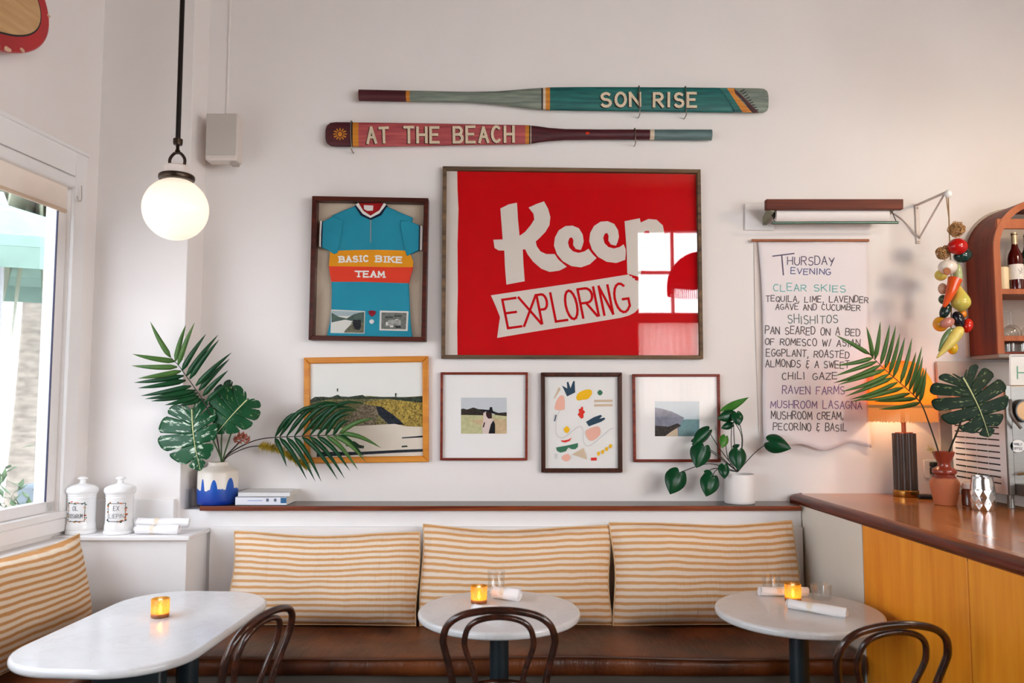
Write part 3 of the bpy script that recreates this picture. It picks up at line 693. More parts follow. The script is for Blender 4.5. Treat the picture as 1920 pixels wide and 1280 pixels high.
# ---- abstract print
q = [(1014, 698), (1166.5, 698), (1167.5, 886), (1015, 886)]
o = wallthing('framed_print', 'abstract print of scattered coloured cut-out shapes in dark wood frame', 'framed print', q)
qi = frame(o, q, 8, .035, wood('walnut', (80, 40, 23), (44, 21, 13), 'z', .4, spec=.3), bevel=.006)
backing(o, inset(qi, -1), YW-.012, flat('print_paper', (244, 243, 240)), 'paper')
C = crop(1000, 690, 6.094); yb = YW-.0125; b = MB(); lay[0] = 0
A_ = lambda pts, mi, sm=True: layer(b, smooth2(pts, 5) if sm else pts, mi, yb, C)
A_([(330, 200), (385, 322), (478, 278), (472, 145), (455, 150), (425, 228), (400, 155), (382, 160), (388, 232)], 0, False)
A_([(490, 335), (520, 280), (600, 245), (660, 250), (668, 295), (625, 350), (560, 362), (510, 368)], 1)
A_([(762, 248), (793, 280), (762, 312), (731, 280)], 2); A_([(230, 350), (290, 215), (312, 240), (250, 340)], 3, False)
A_([(248, 470), (262, 380), (300, 320), (335, 312), (356, 350), (358, 440), (345, 476)], 4)
for y0 in (362, 412): A_([(695, y0), (905, y0-4), (905, y0+24), (695, y0+26)], 3, False)
A_([(555, 435), (570, 450), (568, 475), (592, 500), (572, 525), (574, 565), (550, 578), (520, 545), (506, 530), (526, 505), (518, 470), (540, 462)], 5, False)
A_([(602, 612), (690, 560), (770, 532), (784, 548), (755, 578), (812, 564), (822, 580), (780, 610), (700, 640), (635, 664)], 0, False)
A_([(598, 725), (640, 690), (735, 664), (765, 700), (760, 760), (700, 815), (650, 828), (612, 790)], 4)
A_([(382, 662), (416, 702), (382, 742), (347, 702)], 1)
A_([(312, 824), (350, 826), (400, 815), (440, 792), (415, 830), (370, 848), (335, 845)], 5, False)
A_([(260, 905), (380, 884), (510, 855), (508, 900), (480, 925), (440, 926), (400, 905), (370, 950), (310, 964), (272, 945)], 2, False)
A_([(440, 985), (575, 910), (614, 1042)], 3, False); A_([(322, 1025), (360, 985), (400, 982), (424, 1022), (395, 1060), (360, 1060)], 4)
A_([(660, 1022), (724, 1020), (724, 1054), (660, 1056)], 5, False)
for x, yy in ((745, 975), (792, 955), (838, 922), (882, 890)): A_([(x-16, yy+12), (x-8, yy-22), (x+16, yy-12), (x+8, yy+24)], 1)
A_([(238, 605), (256, 530), (266, 534), (248, 608)], 0, False)
ln = [(p[0], p[1]) for p in smooth2([(300, 480), (262, 600), (262, 740), (310, 795), (370, 780), (480, 690), (545, 665), (568, 720), (570, 820), (600, 880), (660, 878), (760, 800), (860, 710), (920, 682)], 6, False)]
ribbon(b, ln, 3.5, lambda x, y: P(*C(x, y), yb-.0095), 6)
write(b, 'E', (248, 1030), (280, 1030), 24, 3, lambda x, y: P(*C(x, y), yb-.0095), 6); write(b, 'E', (248, 1000), (280, 1000), 20, 3, lambda x, y: P(*C(x, y), yb-.0095), 6)
put(b, 'printed_shapes', [flat('ink_navy', (48, 76, 96)), flat('ink_yellow', (250, 194, 32)), flat('ink_green', (64, 124, 96)), flat('ink_tan', (218, 196, 168)), flat('ink_pink', (246, 188, 168)), flat('ink_red', (228, 54, 40)), flat('ink_line', (172, 176, 182))], o, smooth=0)
glass(o, qi, YW-.024, picture_glass)

# ---- coast photo
q = [(1186, 701), (1350, 701), (1352, 866), (1188, 866)]
o = wallthing('framed_photo', 'small photo of a rocky coast, white mat, partly behind the potted plant', 'framed photo', q)
qi = frame(o, q, 5, .03, red_wood, bevel=.003)
backing(o, inset(qi, -1), YW-.012, MATS['mat_board'], 'mat')
C = crop(1190, 690, 4.742); yb = YW-.0125; b = MB(); lay[0] = 0
layer(b, [(180, 605), (575, 605), (575, 295), (180, 295)], 0, yb, C)
layer(b, [(380, 605), (575, 605), (575, 455), (380, 455)], 1, yb, C)
layer(b, [(180, 605), (390, 605), (400, 500), (440, 440), (330, 385), (240, 360), (180, 350)], 2, yb, C)
layer(b, [(180, 605), (270, 605), (330, 560), (415, 510), (380, 490), (300, 520), (180, 510)], 3, yb, C)
layer(b, [(270, 605), (385, 605), (380, 530), (330, 560)], 4, yb, C)
put(b, 'photo_print', [flat('coast_sky', (206, 220, 226)), flat('coast_sea', (122, 158, 162), var=.1, vs=40), flat('coast_hill', (142, 146, 162), var=.15, vs=40), flat('coast_rock', (74, 68, 66), var=.3, vs=60), flat('coast_sand', (206, 188, 160))], o, smooth=0)
glass(o, qi, YW-.022, picture_glass)

# ------------------------------------------------------------------ painted oars
def oar(name, label, segs, Yc, th):
    """segs: (u, v_top, v_bottom, half thickness, flatness, material index of the stretch that follows)"""
    b = MB(); n = 20; rows = []
    for u, a, c2, t_, fl, mi in segs:
        A, B = P(u, a, Yc), P(u, c2, Yc); mid = (A+B)/2; h = (A-B).length/2; ring = []
        for k in range(n):
            an = 2*math.pi*k/n; cs, sn = math.cos(an), math.sin(an); e = fl
            ring.append(Vector((A.x + (B.x-A.x)*(1-(abs(sn)**e*(1 if sn > 0 else -1)))/2, Yc - t_*abs(cs)**e*(1 if cs > 0 else -1), mid.z + h*abs(sn)**e*(1 if sn > 0 else -1))))
        rows.append(ring)
    o0 = len(b.v)
    for r_ in rows: b.v += r_
    for i in range(len(rows)-1):
        for k in range(n):
            b.f.append([i*n+k, i*n+(k+1) % n, (i+1)*n+(k+1) % n, (i+1)*n+k]); b.mi.append(segs[i][5])
    b.f.append(list(range(n-1, -1, -1))); b.mi.append(segs[0][5]); b.f.append([(len(rows)-1)*n+k for k in range(n)]); b.mi.append(segs[-2][5])
    return b
paint = lambda n, c, d, st=(1, 12, 12): M(n, c, .5, c2=d, vs=5, stretch=st, bump=.15, bs=20)
om = [paint('oar_maroon', (84, 26, 34), (54, 14, 22)), paint('oar_orange', (214, 140, 40), (180, 104, 30)), paint('oar_sage', (136, 146, 132), (92, 104, 98)), paint('oar_teal', (26, 112, 104), (8, 74, 76)), paint('oar_cream', (216, 200, 176), (190, 170, 146)), paint('oar_pink', (190, 90, 90), (150, 58, 66)), paint('oar_slate', (96, 122, 122), (62, 84, 88)), paint('oar_black', (40, 26, 30), (24, 14, 18))]
Yo = YW-.045
o = thing('painted_oar', 'upper painted oar with teal blade lettered SON RISE, hung on the wall', 'oar', (P(1056, 190, Yo).x, YW, P(1056, 210, Yo).z))
S1 = [(673, 168, 189, .026, 1, 0), (762, 170, 190.5, .026, 1, 1), (769, 170, 190.7, .026, 1, 2), (830, 171.5, 191.5, .026, 1, 2), (880, 172.3, 192.3, .026, 1, 2), (930, 171.5, 195.5, .025, .95, 2), (970, 168.5, 200.5, .023, .85, 2), (1000, 166, 204, .02, .75, 2), (1015, 165, 205.5, .019, .7, 7), (1018, 165, 205.7, .019, .7, 4), (1023, 164.5, 206, .019, .65, 1), (1031, 164, 206.5, .018, .6, 3), (1100, 163.5, 207.5, .016, .5, 3), (1250, 164, 209.5, .016, .5, 3), (1372, 165.3, 211, .016, .5, 3), (1376, 165.3, 211, .016, .5, 2), (1420, 166, 211.7, .016, .5, 2), (1432, 167, 211.3, .015, .5, 2), (1438, 171, 208, .012, .6, 2), (1440.5, 178, 202, .006, .7, 2)]
put(oar('oar', '', S1, Yo, 0), 'oar_body', om, o, smooth=50)
b = MB(); C = crop(1000, 130, 4); yd = Yo-.0185
for pl, mi in (([(1440, 140), (1500, 140), (1560, 190), (1630, 262), (1690, 325), (1640, 325), (1580, 240), (1520, 185)], 0), ([(1450, 142), (1505, 142), (1515, 185), (1560, 235), (1640, 322), (1570, 322), (1500, 215)], 1), ([(1395, 141), (1452, 142), (1500, 215), (1570, 322), (1515, 322), (1440, 200)], 3)):
    b.pxpoly([C(*p) for p in pl][::-1], yd-.0004*mi, mi)
for k in range(9):
    x, y = 1555+k*14, 168+k*17
    ribbon(b, [(x, y), (x+26-k, y-16+k*2)], 7, lambda a, c2: P(*C(a, c2), yd-.0012), 7)
    ribbon(b, [(x-22, y+12), (x-12, y+22)], 6, lambda a, c2: P(*C(a, c2), yd-.0015), 7)
put(b, 'painted_band', om, o, smooth=0)
def shadow_write(o, words_, h, w, Cf, yd):
    A, B = MB(), MB()
    for tx, a, c2 in words_:
        A, B = MB(), MB()
        write(A, tx, (a[0]-6, a[1]+5), (c2[0]-6, c2[1]+5), h, w, lambda x, y: P(*Cf(x, y), yd), jit=.02, gap=.5)
        write(B, tx, a, c2, h, w, lambda x, y: P(*Cf(x, y), yd-.0011), jit=.02, gap=.5)
        put(A, 'letter_shading', flat('letter_brown', (52, 28, 22)), o, smooth=0); put(B, 'lettering', M('letter_cream', (222, 204, 176), .6, var=.08, vs=40), o, smooth=0)
shadow_write(o, [('SON', (510, 276), (800, 274)), ('RISE', (905, 276), (1225, 278))], 98, 20, C, yd-.001)
o = thing('painted_oar', 'lower painted oar with pink blade lettered AT THE BEACH, hung on the wall', 'oar', (P(973, 252, Yo).x, YW, P(973, 275, Yo).z))
S2 = [(610.5, 243, 262, .006, .7, 0), (613, 236, 269, .011, .6, 0), (620, 230.5, 274, .015, .5, 0), (630, 229.3, 275, .016, .5, 0), (657, 229.5, 275.3, .016, .5, 7), (662, 229.6, 275.3, .016, .5, 1), (673, 229.8, 275.2, .016, .5, 5), (800, 231.5, 273.5, .016, .5, 5), (985, 235, 270, .017, .55, 1), (992, 235.2, 270, .018, .6, 7), (994.5, 235.5, 269.5, .018, .65, 4), (996, 235.5, 269.5, .018, .65, 0), (1010, 237, 267, .02, .75, 0), (1030, 240, 264.5, .023, .85, 0), (1060, 242, 262.5, .025, 1, 0), (1120, 242.8, 261.8, .026, 1, 0), (1218, 243, 262, .026, 1, 4), (1226, 243, 262.3, .026, 1, 6), (1300, 243, 263, .026, 1, 6), (1334, 243, 263.3, .026, 1, 6)]
put(oar('oar', '', S2, Yo, 0), 'oar_body', om, o, smooth=50)
C = crop(560, 130, 4); b = MB(); yd = Yo-.0175
for k in range(12):
    a = k*math.pi/6; ribbon(b, [(310+27*math.cos(a), 485+27*math.sin(a)), (310+48*math.cos(a), 485+42*math.sin(a))], 9, lambda x, y: P(*C(x, y), yd), 1)
b.pxpoly([C(310+17*math.cos(-k*.4), 485+17*math.sin(-k*.4)) for k in range(16)], yd, 1)
c0 = P(1101, 252, Yo)
put(b, 'painted_sun', [om[0], om[1]], o, smooth=30)
put(MB().ball((c0.x, c0.y-.012, c0.z), .026, .016, .016, 14), 'painted_spot', flat('oar_spot', (206, 56, 24)), o, smooth=30)
shadow_write(o, [('AT', (518, 552), (672, 546)), ('THE', (795, 548), (1055, 546)), ('BEACH', (1165, 548), (1612, 540))], 112, 20, C, yd-.001)
wire = M('hook_wire', (140, 128, 116), .35, .8)
def hook(u, a, c2, label):
    A, B = P(u, a-1.5, YW-.07), P(u+1, c2+2, YW-.07)
    pts = [(A.x, YW, A.z+.012), (A.x, YW-.045, A.z+.012), (A.x, YW-.068, A.z), ((A.x+B.x)/2-.003, YW-.072, (A.z+B.z)/2), (B.x, YW-.068, B.z), (B.x, YW-.045, B.z-.012), (B.x, YW, B.z-.012)]
    finish(put(MB().tube(curve(pts, 4), .0032, 6), 'wire_hook', wire, None, loc=(A.x, YW, B.z)), label, 'hook', 'wire hooks holding the oars')
hook(1199, 164, 208, 'wire hook around the teal oar blade between SON and RISE')
hook(1286, 165, 210, 'wire hook around the teal oar blade across the S of RISE')
hook(658, 230, 275, 'wire hook around the pink oar blade beside the painted sun')
hook(1191, 243, 262, 'wire hook on the maroon shaft of the lower oar')
# ------------------------------------------------------------------ pendant globe
g = P(329.5, 392, 3.7); GR = .149
o = thing('pendant_lamp', 'white glass globe lamp hanging on a thin black rod beside the window', 'lamp', (g.x, 3.7, g.z))
bronze = M('aged_bronze', (62, 48, 38), .35, .8, var=.15)
prof = [(.055, .139)] + [(GR*math.sin(a), GR*math.cos(a)) for a in [math.radians(22+158*k/24) for k in range(25)]]
put(MB().lathe(prof, g, 40), 'globe', emit('globe_glow', (255, 240, 220), .4), o, smooth=80)
put(MB().lathe([(.052, .135), (.079, .139), (.082, .146), (.082, .16), (.076, .166), (.05, .167)], g, 32), 'collar', bronze, o, bevel=.002)
put(MB().lathe([(.05, .16), (.055, .165), (.056, .205), (.05, .21), (.01, .211)], g, 32), 'socket_cap', M('porcelain', (232, 220, 212), .3), o, bevel=.002)
put(MB().tube(curve([g+Vector(p) for p in ((-.033, 0, .208), (-.036, 0, .24), (-.02, 0, .266), (0, 0, .275), (.02, 0, .266), (.036, 0, .24), (.033, 0, .208))], 5), .0075, 8), 'ring', bronze, o)
zr = P(337, 272, 3.7).z
put(MB().lathe([(.012, .27), (.012, .285), (.008, .29), (.008, .31), (.02, .312), (.022, .325), (.022, .34), (.012, .345)], g, 14), 'swivel', bronze, o)
put(MB().lathe([(.0115, .34), (.0115, ZC-g.z-.03), (.06, ZC-g.z-.028), (.06, ZC-g.z)], g, 14), 'rod', M('rod_black', (30, 24, 22), .35, .5), o)
# ------------------------------------------------------------------ speaker
a, c2 = P(386, 212, 4.72), P(444, 300, 4.72)
cx, cz = (a.x+c2.x)/2, (a.z+c2.z)/2; w, h = c2.x-a.x, a.z-c2.z
o = thing('wall_speaker', 'small pale grey wall speaker right of the hanging globe', 'speaker', (cx, 4.8, cz), 0, local=True)
put(MB().box(-w/2, w/2, -.08, .03, -h/2, h/2), 'cabinet', M('speaker_shell', (216, 206, 198), .5, var=.01), o, bevel=.012)
put(MB().box(-w/2+.006, w/2-.006, -.088, -.078, -h/2+.03, h/2-.004), 'grille', M('speaker_grille', (190, 184, 176), .6, bump=.5, bs=400, var=.01), o, bevel=.006)
put(MB().box(w/2-.05, w/2-.01, -.05, 0, -h/2-.02, -h/2+.002), 'foot_bracket', M('speaker_bracket', (170, 160, 152), .5), o)
put(MB().box(-.02, .02, .025, .129, -.03, .03), 'wall_mount', M('speaker_bracket', (170, 160, 152), .5), o)
a = P(432, 0, YW); b0 = P(428.5, 208, YW)
finish(put(MB().box(a.x-.006, a.x+.006, YW-.008, YW, b0.z-.03, ZC), 'cable_conduit', plaster, None, loc=(a.x, YW, b0.z-.03), bevel=.002), 'thin painted cable conduit running up from the wall speaker', 'conduit')
# ------------------------------------------------------------------ surfboard on the left wall
yt, zt = 4.045, 3.695
o = thing('surfboard', 'red edged wooden surfboard tip high on the wall above left window', 'surfboard', LW(3.2, .1, 3.5))
def half(d, Wd): return Wd*max(0, 1-(1-min(d/.8, 1))**2.3)**.5
def board(y_tip, Wd):
    pts = [(y_tip-2.2*(k/40)**1.8, half(2.2*(k/40)**1.8, Wd)) for k in range(41)]
    return pts[::-1] + [(y, -w) for y, w in pts[1:]]
def sboard(outl, o0, o1): return MB().prism([LW(y, o0, zt+w+.05*(yt-y)) for y, w in outl], [LW(y, o1, zt+w+.05*(yt-y)) for y, w in outl])
put(sboard(board(yt, .36), .055, .12), 'red_rail', M('surf_red', (186, 24, 30), .3, c2=(150, 14, 22), vs=3, spec=.5), o, bevel=.02, seg=4, smooth=60)
put(sboard(board(yt-.075, .287), .1, .1212), 'pinline', black, o, smooth=0)
put(sboard(board(yt-.084, .278), .1, .1225), 'wood_deck', wood('surf_wood', (208, 168, 116), (186, 142, 90), 'y', .3, sc=.6), o, smooth=0)
b = MB(); r = random.Random(5)
for d, f_, s_ in ((.20, -.93, .7), (.30, -.95, 1.1), (.37, -.95, 1), (.44, -.93, .8), (.02, .5, .6)):
    ps = []
    for k in range(9):
        a = 2*math.pi*k/9; q_ = r.uniform(.55, 1)*s_; y = yt-d+.028*q_*math.cos(a); ps.append(LW(y, .1213, zt+half(d, .36)*f_+.05*d+.016*q_*math.sin(a)))
    put(MB().prism(ps, [p+Vector((-.02, 0, 0)) for p in ps]), 'worn_patch', M('worn_patch', (216, 176, 148), .7), o, smooth=0)

# ------------------------------------------------------------------ paper roll dispenser
o = thing('paper_roll_holder', 'reddish wood paper roll dispenser mounted above the handwritten menu', 'roll holder', (P(1565, 400, YW).x, YW, P(1565, 420, YW).z))
put(MB().pxprism([(1397, 381), (1452, 381), (1452, 431), (1397, 431)], YW, YW-.02), 'wall_plate', white_paint, o, bevel=.004)
rw = wood('roll_wood', (112, 46, 22), (70, 24, 11), 'x', .5, spec=.25)
put(MB().pxprism([(1437, 373), (1694, 373), (1694, 392), (1437, 392)], YW-.16, YW-.2), 'wood_rail', rw, o, bevel=.003)
A = P(1448, 388, YW-.17)
for X, t_, lo in ((A.x, .012, .085), (P(1678, 388, YW-.17).x, .01, .06)):
    sd = [(YW, A.z-.035), (YW, A.z-lo), (YW-.17, A.z-.03+(.085-lo)), (YW-.17, A.z+.03)]
    put(MB().prism([(X-t_, y, z) for y, z in sd], [(X+t_, y, z) for y, z in sd]), 'bracket_arm', M('bracket_green', (132, 132, 108), .4), o, bevel=.002)
c0 = P(1452, 404, YW-.115); c1 = P(1662, 404, YW-.115); rr = .047
paper = M('kraft_white', (236, 230, 228), .8, var=.012)
put(MB().lathe([(.02, 0), (rr, 0), (rr, c1.x-c0.x), (.02, c1.x-c0.x)], c0, 32, axis='x', cap=False), 'paper_roll', paper, o)
put(MB().lathe([(.001, -.006), (.021, -.006), (.021, c1.x-c0.x+.006), (.001, c1.x-c0.x+.006)], c0, 20, axis='x'), 'roll_core', black, o)
b0 = P(1447, 418, YW-.17); b1 = P(1684, 417, YW-.17)
put(MB().tube([b0, b1], .009, 10), 'cutter_bar', M('cutter_green', (92, 118, 104), .3, .5), o)
tw = M('thin_wire', (96, 94, 88), .35, .7)
put(MB().tube([b0+Vector((.02, 0, 0)), b0+Vector((.005, .03, .075))], .003, 6), 'wire_arm', tw, o); put(MB().tube([b1+Vector((-.01, 0, 0)), b1+Vector((-.02, .03, .075))], .003, 6), 'wire_arm', tw, o)
# ------------------------------------------------------------------ menu
o = thing('paper_menu', 'white paper menu handwritten in coloured marker headed THURSDAY EVENING', 'menu', (P(1535, 840, YW).x, YW, P(1535, 840, YW).z))
a, c2 = P(1409, 450.5, YW-.03), P(1629, 450.5, YW-.03)
put(MB().tube([a, c2], .0085, 12), 'hanging_rod', wood('rod_wood', (172, 106, 66), (140, 78, 44), 'x', .5), o)
def ypap(x, z, u):
    zt = P(1520, 452, YW).z; d = max(0, zt-z)
    return YW-.022 - .004*math.sin(x*9+z*3) - .03*max(0, (d-.85)/.45)**2*(.5+.5*math.sin((u-1430)/36))
def PP(u, v, dy=0.0):
    p = P(u, v, YW-.022); p.y = ypap(p.x, p.z, u)+dy; return p
NX, NY = 24, 40; rows = []
for i in range(NY+1):
    s = i/NY; row = []
    for j in range(NX+1):
        q_ = j/NX
        uL = 1421+13*s**.8 + 3*math.sin(s*5); uR = 1627+ (2*s) + 16*max(0, s-.75)*1.2
        vb = 838 + 6*math.sin(q_*13+.5) - 14*(q_-.5)**2
        row.append(PP(uL+(uR-uL)*q_, 453+(vb-453)*s))
    rows.append(row)
put(MB().grid(rows), 'paper', M('menu_paper', (233, 226, 228), .8, var=.01), o, smooth=80, solid=.0006)
put(MB().pxprism([(1414, 452), (1421, 453), (1432, 600), (1432, 836), (1424, 836), (1416, 600)], YW-.002, YW-.006), 'under_sheet', M('under_sheet', (226, 214, 206), .8, var=.01), o, smooth=0)
ink = {'p': flat('ink_plum', (92, 86, 110)), 'b': flat('ink_blue', (98, 108, 152)), 't': flat('ink_teal', (112, 186, 184)), 'k': flat('ink_black', (96, 90, 90)), 's': flat('ink_slate', (104, 124, 120)), 'v': flat('ink_violet', (138, 112, 156))}
inks = [ink[k] for k in 'pbtksv']; L = MB(); to = lambda u, v: PP(u, v, -.0016)
def line(t_, u0, v0, u1, v1, h, mi, w=1.55): write(L, t_, (u0, v0), (u1, v1), h*.9, w, to, mi, jit=.075, slant=.02)
ribbon(L, [(1449, 480), (1489, 475)], 2.2, to, 0); ribbon(L, [(1466, 478), (1469, 515)], 2.2, to, 0)
line('HURSDAY', 1477, 496, 1563, 497, 17, 0); line('EVENING', 1483, 513, 1557, 515, 12, 1)
line('CLEAR', 1450, 545, 1512, 545, 14, 2); line('SKIES', 1526, 546, 1585, 547, 13, 2)
line('TEQUILA, LIME, LAVENDER', 1436, 565, 1627, 567, 12, 3, 1.45); line('AGAVE AND CUCUMBER', 1454, 580, 1612, 582, 12, 3, 1.45)
line('SHISHITOS', 1477, 606, 1571, 606, 17, 4)
line('PAN SEARED ON A BED', 1434, 625, 1612, 629, 15, 3); line('OF ROMESCO W/ ASIAN', 1434, 646, 1612, 650, 14, 3)
line('EGGPLANT, ROASTED', 1436, 667, 1592, 671, 14, 3); line('ALMONDS & A SWEET', 1435, 687, 1592, 690, 14, 3)
line('CHILI', 1466, 711, 1509, 710, 14, 3); line('GAZE', 1524, 711, 1570, 711, 14, 3)
line('RAVEN FARMS', 1466, 738, 1584, 739, 15, 5); line('MUSHROOM LASAGNA', 1444, 764, 1616, 766, 15, 5)
line('MUSHROOM CREAM,', 1445, 785, 1582, 786, 15, 3); line('PECORINO & BASIL', 1448, 806, 1588, 808, 15, 3)
put(L, 'lettering', inks, o, smooth=0)
# ------------------------------------------------------------------ white shelf bracket
o = thing('wall_bracket', 'white wire shelf bracket beside the paper roll, the vegetable string hanging from it', 'bracket', P(1720, 455, YW))
wm = M('bracket_white', (214, 202, 196), .4)
tip = P(1772, 361, 4.62)
a, c2 = P(1718, 386, YW), P(1722, 457, YW)
put(MB().box(a.x-.013, a.x+.013, YW-.012, YW, c2.z, a.z), 'wall_strip', wm, o, bevel=.003)
put(MB().tube([Vector((a.x, YW-.006, a.z+.004)), tip], .0085, 8), 'arm', wm, o)
put(MB().tube([Vector((c2.x, YW-.006, c2.z+.03)), tip+Vector((-.005, .01, -.015))], .006, 8), 'strut', wm, o)
put(MB().tube(curve([P(1662, 392, YW-.01), P(1692, 411, YW-.006), P(1718, 441, YW-.014)], 5), .004, 6), 'cable', wm, o)
put(MB().ball(tip+Vector((.012, -.012, -.01)), .022, .02, .026, 14), 'end_knob', ceramic, o)
put(MB().box(a.x-.004, a.x+.004, YW-.016, YW-.011, a.z-.02, a.z-.012).box(a.x-.004, a.x+.004, YW-.016, YW-.011, c2.z+.008, c2.z+.016), 'screw', M('screw_grey', (110, 104, 100), .4, .6), o)
# ------------------------------------------------------------------ vegetable string
o = thing('vegetable_string', 'string of glossy ceramic vegetables and garlic hanging beside the arched cabinet', 'hanging decoration', P(1783, 668, 4.6))
C = crop(1720, 380, 4.125); YV = 4.6
def vp(x, y, d=0): u, v = C(x, y); return P(u, v, YV+d)
px = YV/F/4.125
twine = M('twine', (150, 118, 78), .9)
put(MB().tube(curve([tip+Vector((.012, -.01, -.03)), vp(245, 130), vp(250, 300), vp(262, 600), vp(262, 900), vp(255, 1050)], 6), .004, 6).tube([tip+Vector((.0, -.01, -.03)), vp(245, 130)], .003, 6), 'cord', twine, o)
def gl(n, c, c2=None): return M('veg_'+n, c, .15, c2=c2, var=.1, vs=14)
def straw(x, y, rad, n=190, seed=1):
    b = MB(); r = random.Random(seed); c = vp(x, y)
    for i in range(n):
        d = Vector((r.gauss(0, 1), r.gauss(0, 1), r.gauss(0, 1))).normalized(); e = Vector((r.gauss(0, 1), r.gauss(0, 1), r.gauss(0, 1))).normalized()
        R_ = rad*px*r.uniform(.45, 1.1)
        b.tube([c+d*R_, c+(d+e*.6).normalized()*R_*1.1, c+(d+e*1.2).normalized()*R_], .0026, 4)
    return b
put(straw(300, 205, 58, seed=1), 'raffia_bundle', M('raffia', (196, 150, 98), .9, var=.2, vs=20), o)
put(straw(200, 385, 52, seed=2), 'raffia_bundle', MATS['raffia'], o)
def veg(name, x, y, rx, rz, mat, d=0.0, rot=0, ry=None):
    R_ = Matrix.Rotation(math.radians(rot), 3, 'Y'); rx *= 1.1; rz *= 1.1
    return put(MB().ball(vp(x, y, d), rx*px, (ry or min(rx, rz))*px, rz*px, 18, rot=R_), name, mat, o, smooth=80)
veg('bell_pepper', 352, 408, 66, 50, gl('dark_green', (22, 52, 48)), .0, -14); veg('tomato', 312, 338, 68, 58, gl('red', (190, 22, 20)), -.05)
veg('lemon', 182, 560, 42, 40, gl('lemon', (228, 206, 96)), .0); veg('garlic_bulb', 236, 498, 66, 52, gl('white', (232, 222, 210)), -.045); put(MB().lathe([(.001, -.004), (.02, -.003), (.022, 0), (.012, .006)], vp(230, 530, -.09), 14, axis='y'), 'root_end', M('root_brown', (160, 98, 62), .8), o)
veg('leek', 312, 560, 32, 90, gl('pale_green', (178, 190, 138)), .02)
ca = [vp(292, 590, -.05), vp(262, 680, -.055), vp(228, 760, -.05), vp(204, 806, -.05)]
put(MB().tube(curve(ca, 5), [.035*(1-i/17)+.004 for i in range(16)], 14), 'carrot', gl('carrot', (226, 86, 30)), o, smooth=80)
pe = [vp(312, 640, -.02), vp(325, 690, -.025), vp(335, 750, -.03), vp(335, 800, -.03), vp(332, 842, -.03)]
put(MB().tube(curve(pe, 4), [.008, .014, .019, .023, .028, .034, .04, .046, .051, .054, .054, .052, .047, .04, .03, .016, .004], 16), 'squash', gl('squash', (196, 196, 96), (214, 186, 84)), o, smooth=80)
veg('shallot', 195, 665, 30, 40, gl('blush', (214, 170, 142)), 0); veg('green_bulb', 200, 748, 32, 34, gl('olive', (70, 90, 66)), .01)
veg('zucchini', 215, 835, 34, 60, gl('zucchini', (28, 46, 42)), -.02, 25); veg('orange_pepper', 345, 862, 34, 30, gl('amber', (228, 136, 36)), 0)
veg('yellow_tomato', 180, 938, 52, 54, gl('yellow', (226, 156, 34)), 0); veg('red_onion', 232, 926, 52, 34, gl('onion', (196, 128, 116)), -.05, -20)
veg('eggplant', 316, 905, 40, 62, gl('eggplant', (24, 22, 34)), -.03, -18); veg('cherry_pepper', 388, 950, 36, 52, gl('red'if 0 else 'scarlet', (206, 36, 22)), -.02, 15)
co_ = [vp(342, 965, -.05), vp(300, 1020, -.055), vp(230, 1110, -.055), vp(150, 1200, -.05)]
put(MB().tube(curve(co_, 5), [.012, .02, .026, .03, .032, .033, .033, .032, .03, .027, .023, .019, .015, .011, .007, .003], 14), 'corn_cob', M('veg_corn', (226, 206, 110), .3, bump=1, bs=90), o, smooth=80)
hu = [vp(285, 975, -.04), vp(240, 1020, -.04), vp(195, 1085, -.04), vp(165, 1150, -.04)]
put(MB().tube(curve(hu, 5), [.008, .014, .019, .022, .024, .024, .024, .023, .021, .019, .016, .013, .01, .007, .005, .002], 10, flat=.6), 'corn_husk', gl('husk', (108, 136, 92)), o, smooth=80)
veg('yellow_pepper', 272, 1122, 36, 46, gl('lemon2'if 0 else 'gold', (226, 182, 40)), -.02)
# ------------------------------------------------------------------ arched wall cabinet
AX0 = P(1812, 600, YW).x; AX1 = AX0+1.0; YF_ = 4.62; ZB = P(1875, 663, YF_).z; ZT = P(1946, 372, YF_).z; R0 = .30
def arch(x0, x1, z0, z1, r, n=12):
    q_ = [(x0, z0)]
    q_ += [(x0+r-r*math.cos(math.pi/2*k/n), z1-r+r*math.sin(math.pi/2*k/n)) for k in range(n+1)]
    q_ += [(x1-r+r*math.sin(math.pi/2*k/n), z1-r+r*math.cos(math.pi/2*k/n)) for k in range(n+1)]
    return q_ + [(x1, z0)]
o = thing('arched_cabinet', 'arch topped reddish wood wall cabinet of bottles and glasses above bar', 'cabinet', (AX0+.5, YW, ZB))
cab = wood('cabinet_wood', (128, 48, 20), (84, 26, 9), 'z', .45, spec=.2, grain=12); edge = wood('cabinet_edge', (184, 108, 70), (150, 80, 48), 'z', .45, grain=16, spec=.2)
def shell(mb, th, y0, y1, mi=0):
    A_ = arch(AX0, AX1, ZB, ZT, R0); B_ = arch(AX0+th, AX1-th, ZB, ZT-th, R0-th)
    for k in range(len(A_)-1):
        s = MB(); p = [A_[k], A_[k+1], B_[k+1], B_[k]]
        s.prism([(x, y1, z) for x, z in p], [(x, y0, z) for x, z in p]); mb.add(s.v, s.f, mi)
    return mb
put(shell(MB(), .028, YF_+.012, YW-.022), 'shell', cab, o, smooth=30)
put(shell(MB(), .038, YF_, YF_+.012), 'face_edge', edge, o, smooth=30)
A_ = arch(AX0-.012, AX1+.012, ZB-.004, ZT+.012, R0+.012)
put(MB().prism([(x, YW, z) for x, z in A_], [(x, YW-.022, z) for x, z in A_]), 'back_panel', [M('cab_back', (196, 182, 168), .6)], o, smooth=30)
zs = [P(1890, 546, YF_).z, P(1890, 634, YF_).z]; zh = P(1890, 419, YF_).z
for z in zs: put(MB().box(AX0+.03, AX1-.03, YF_+.006, YW-.023, z-.016, z+.016), 'shelf_board', edge, o, bevel=.002)
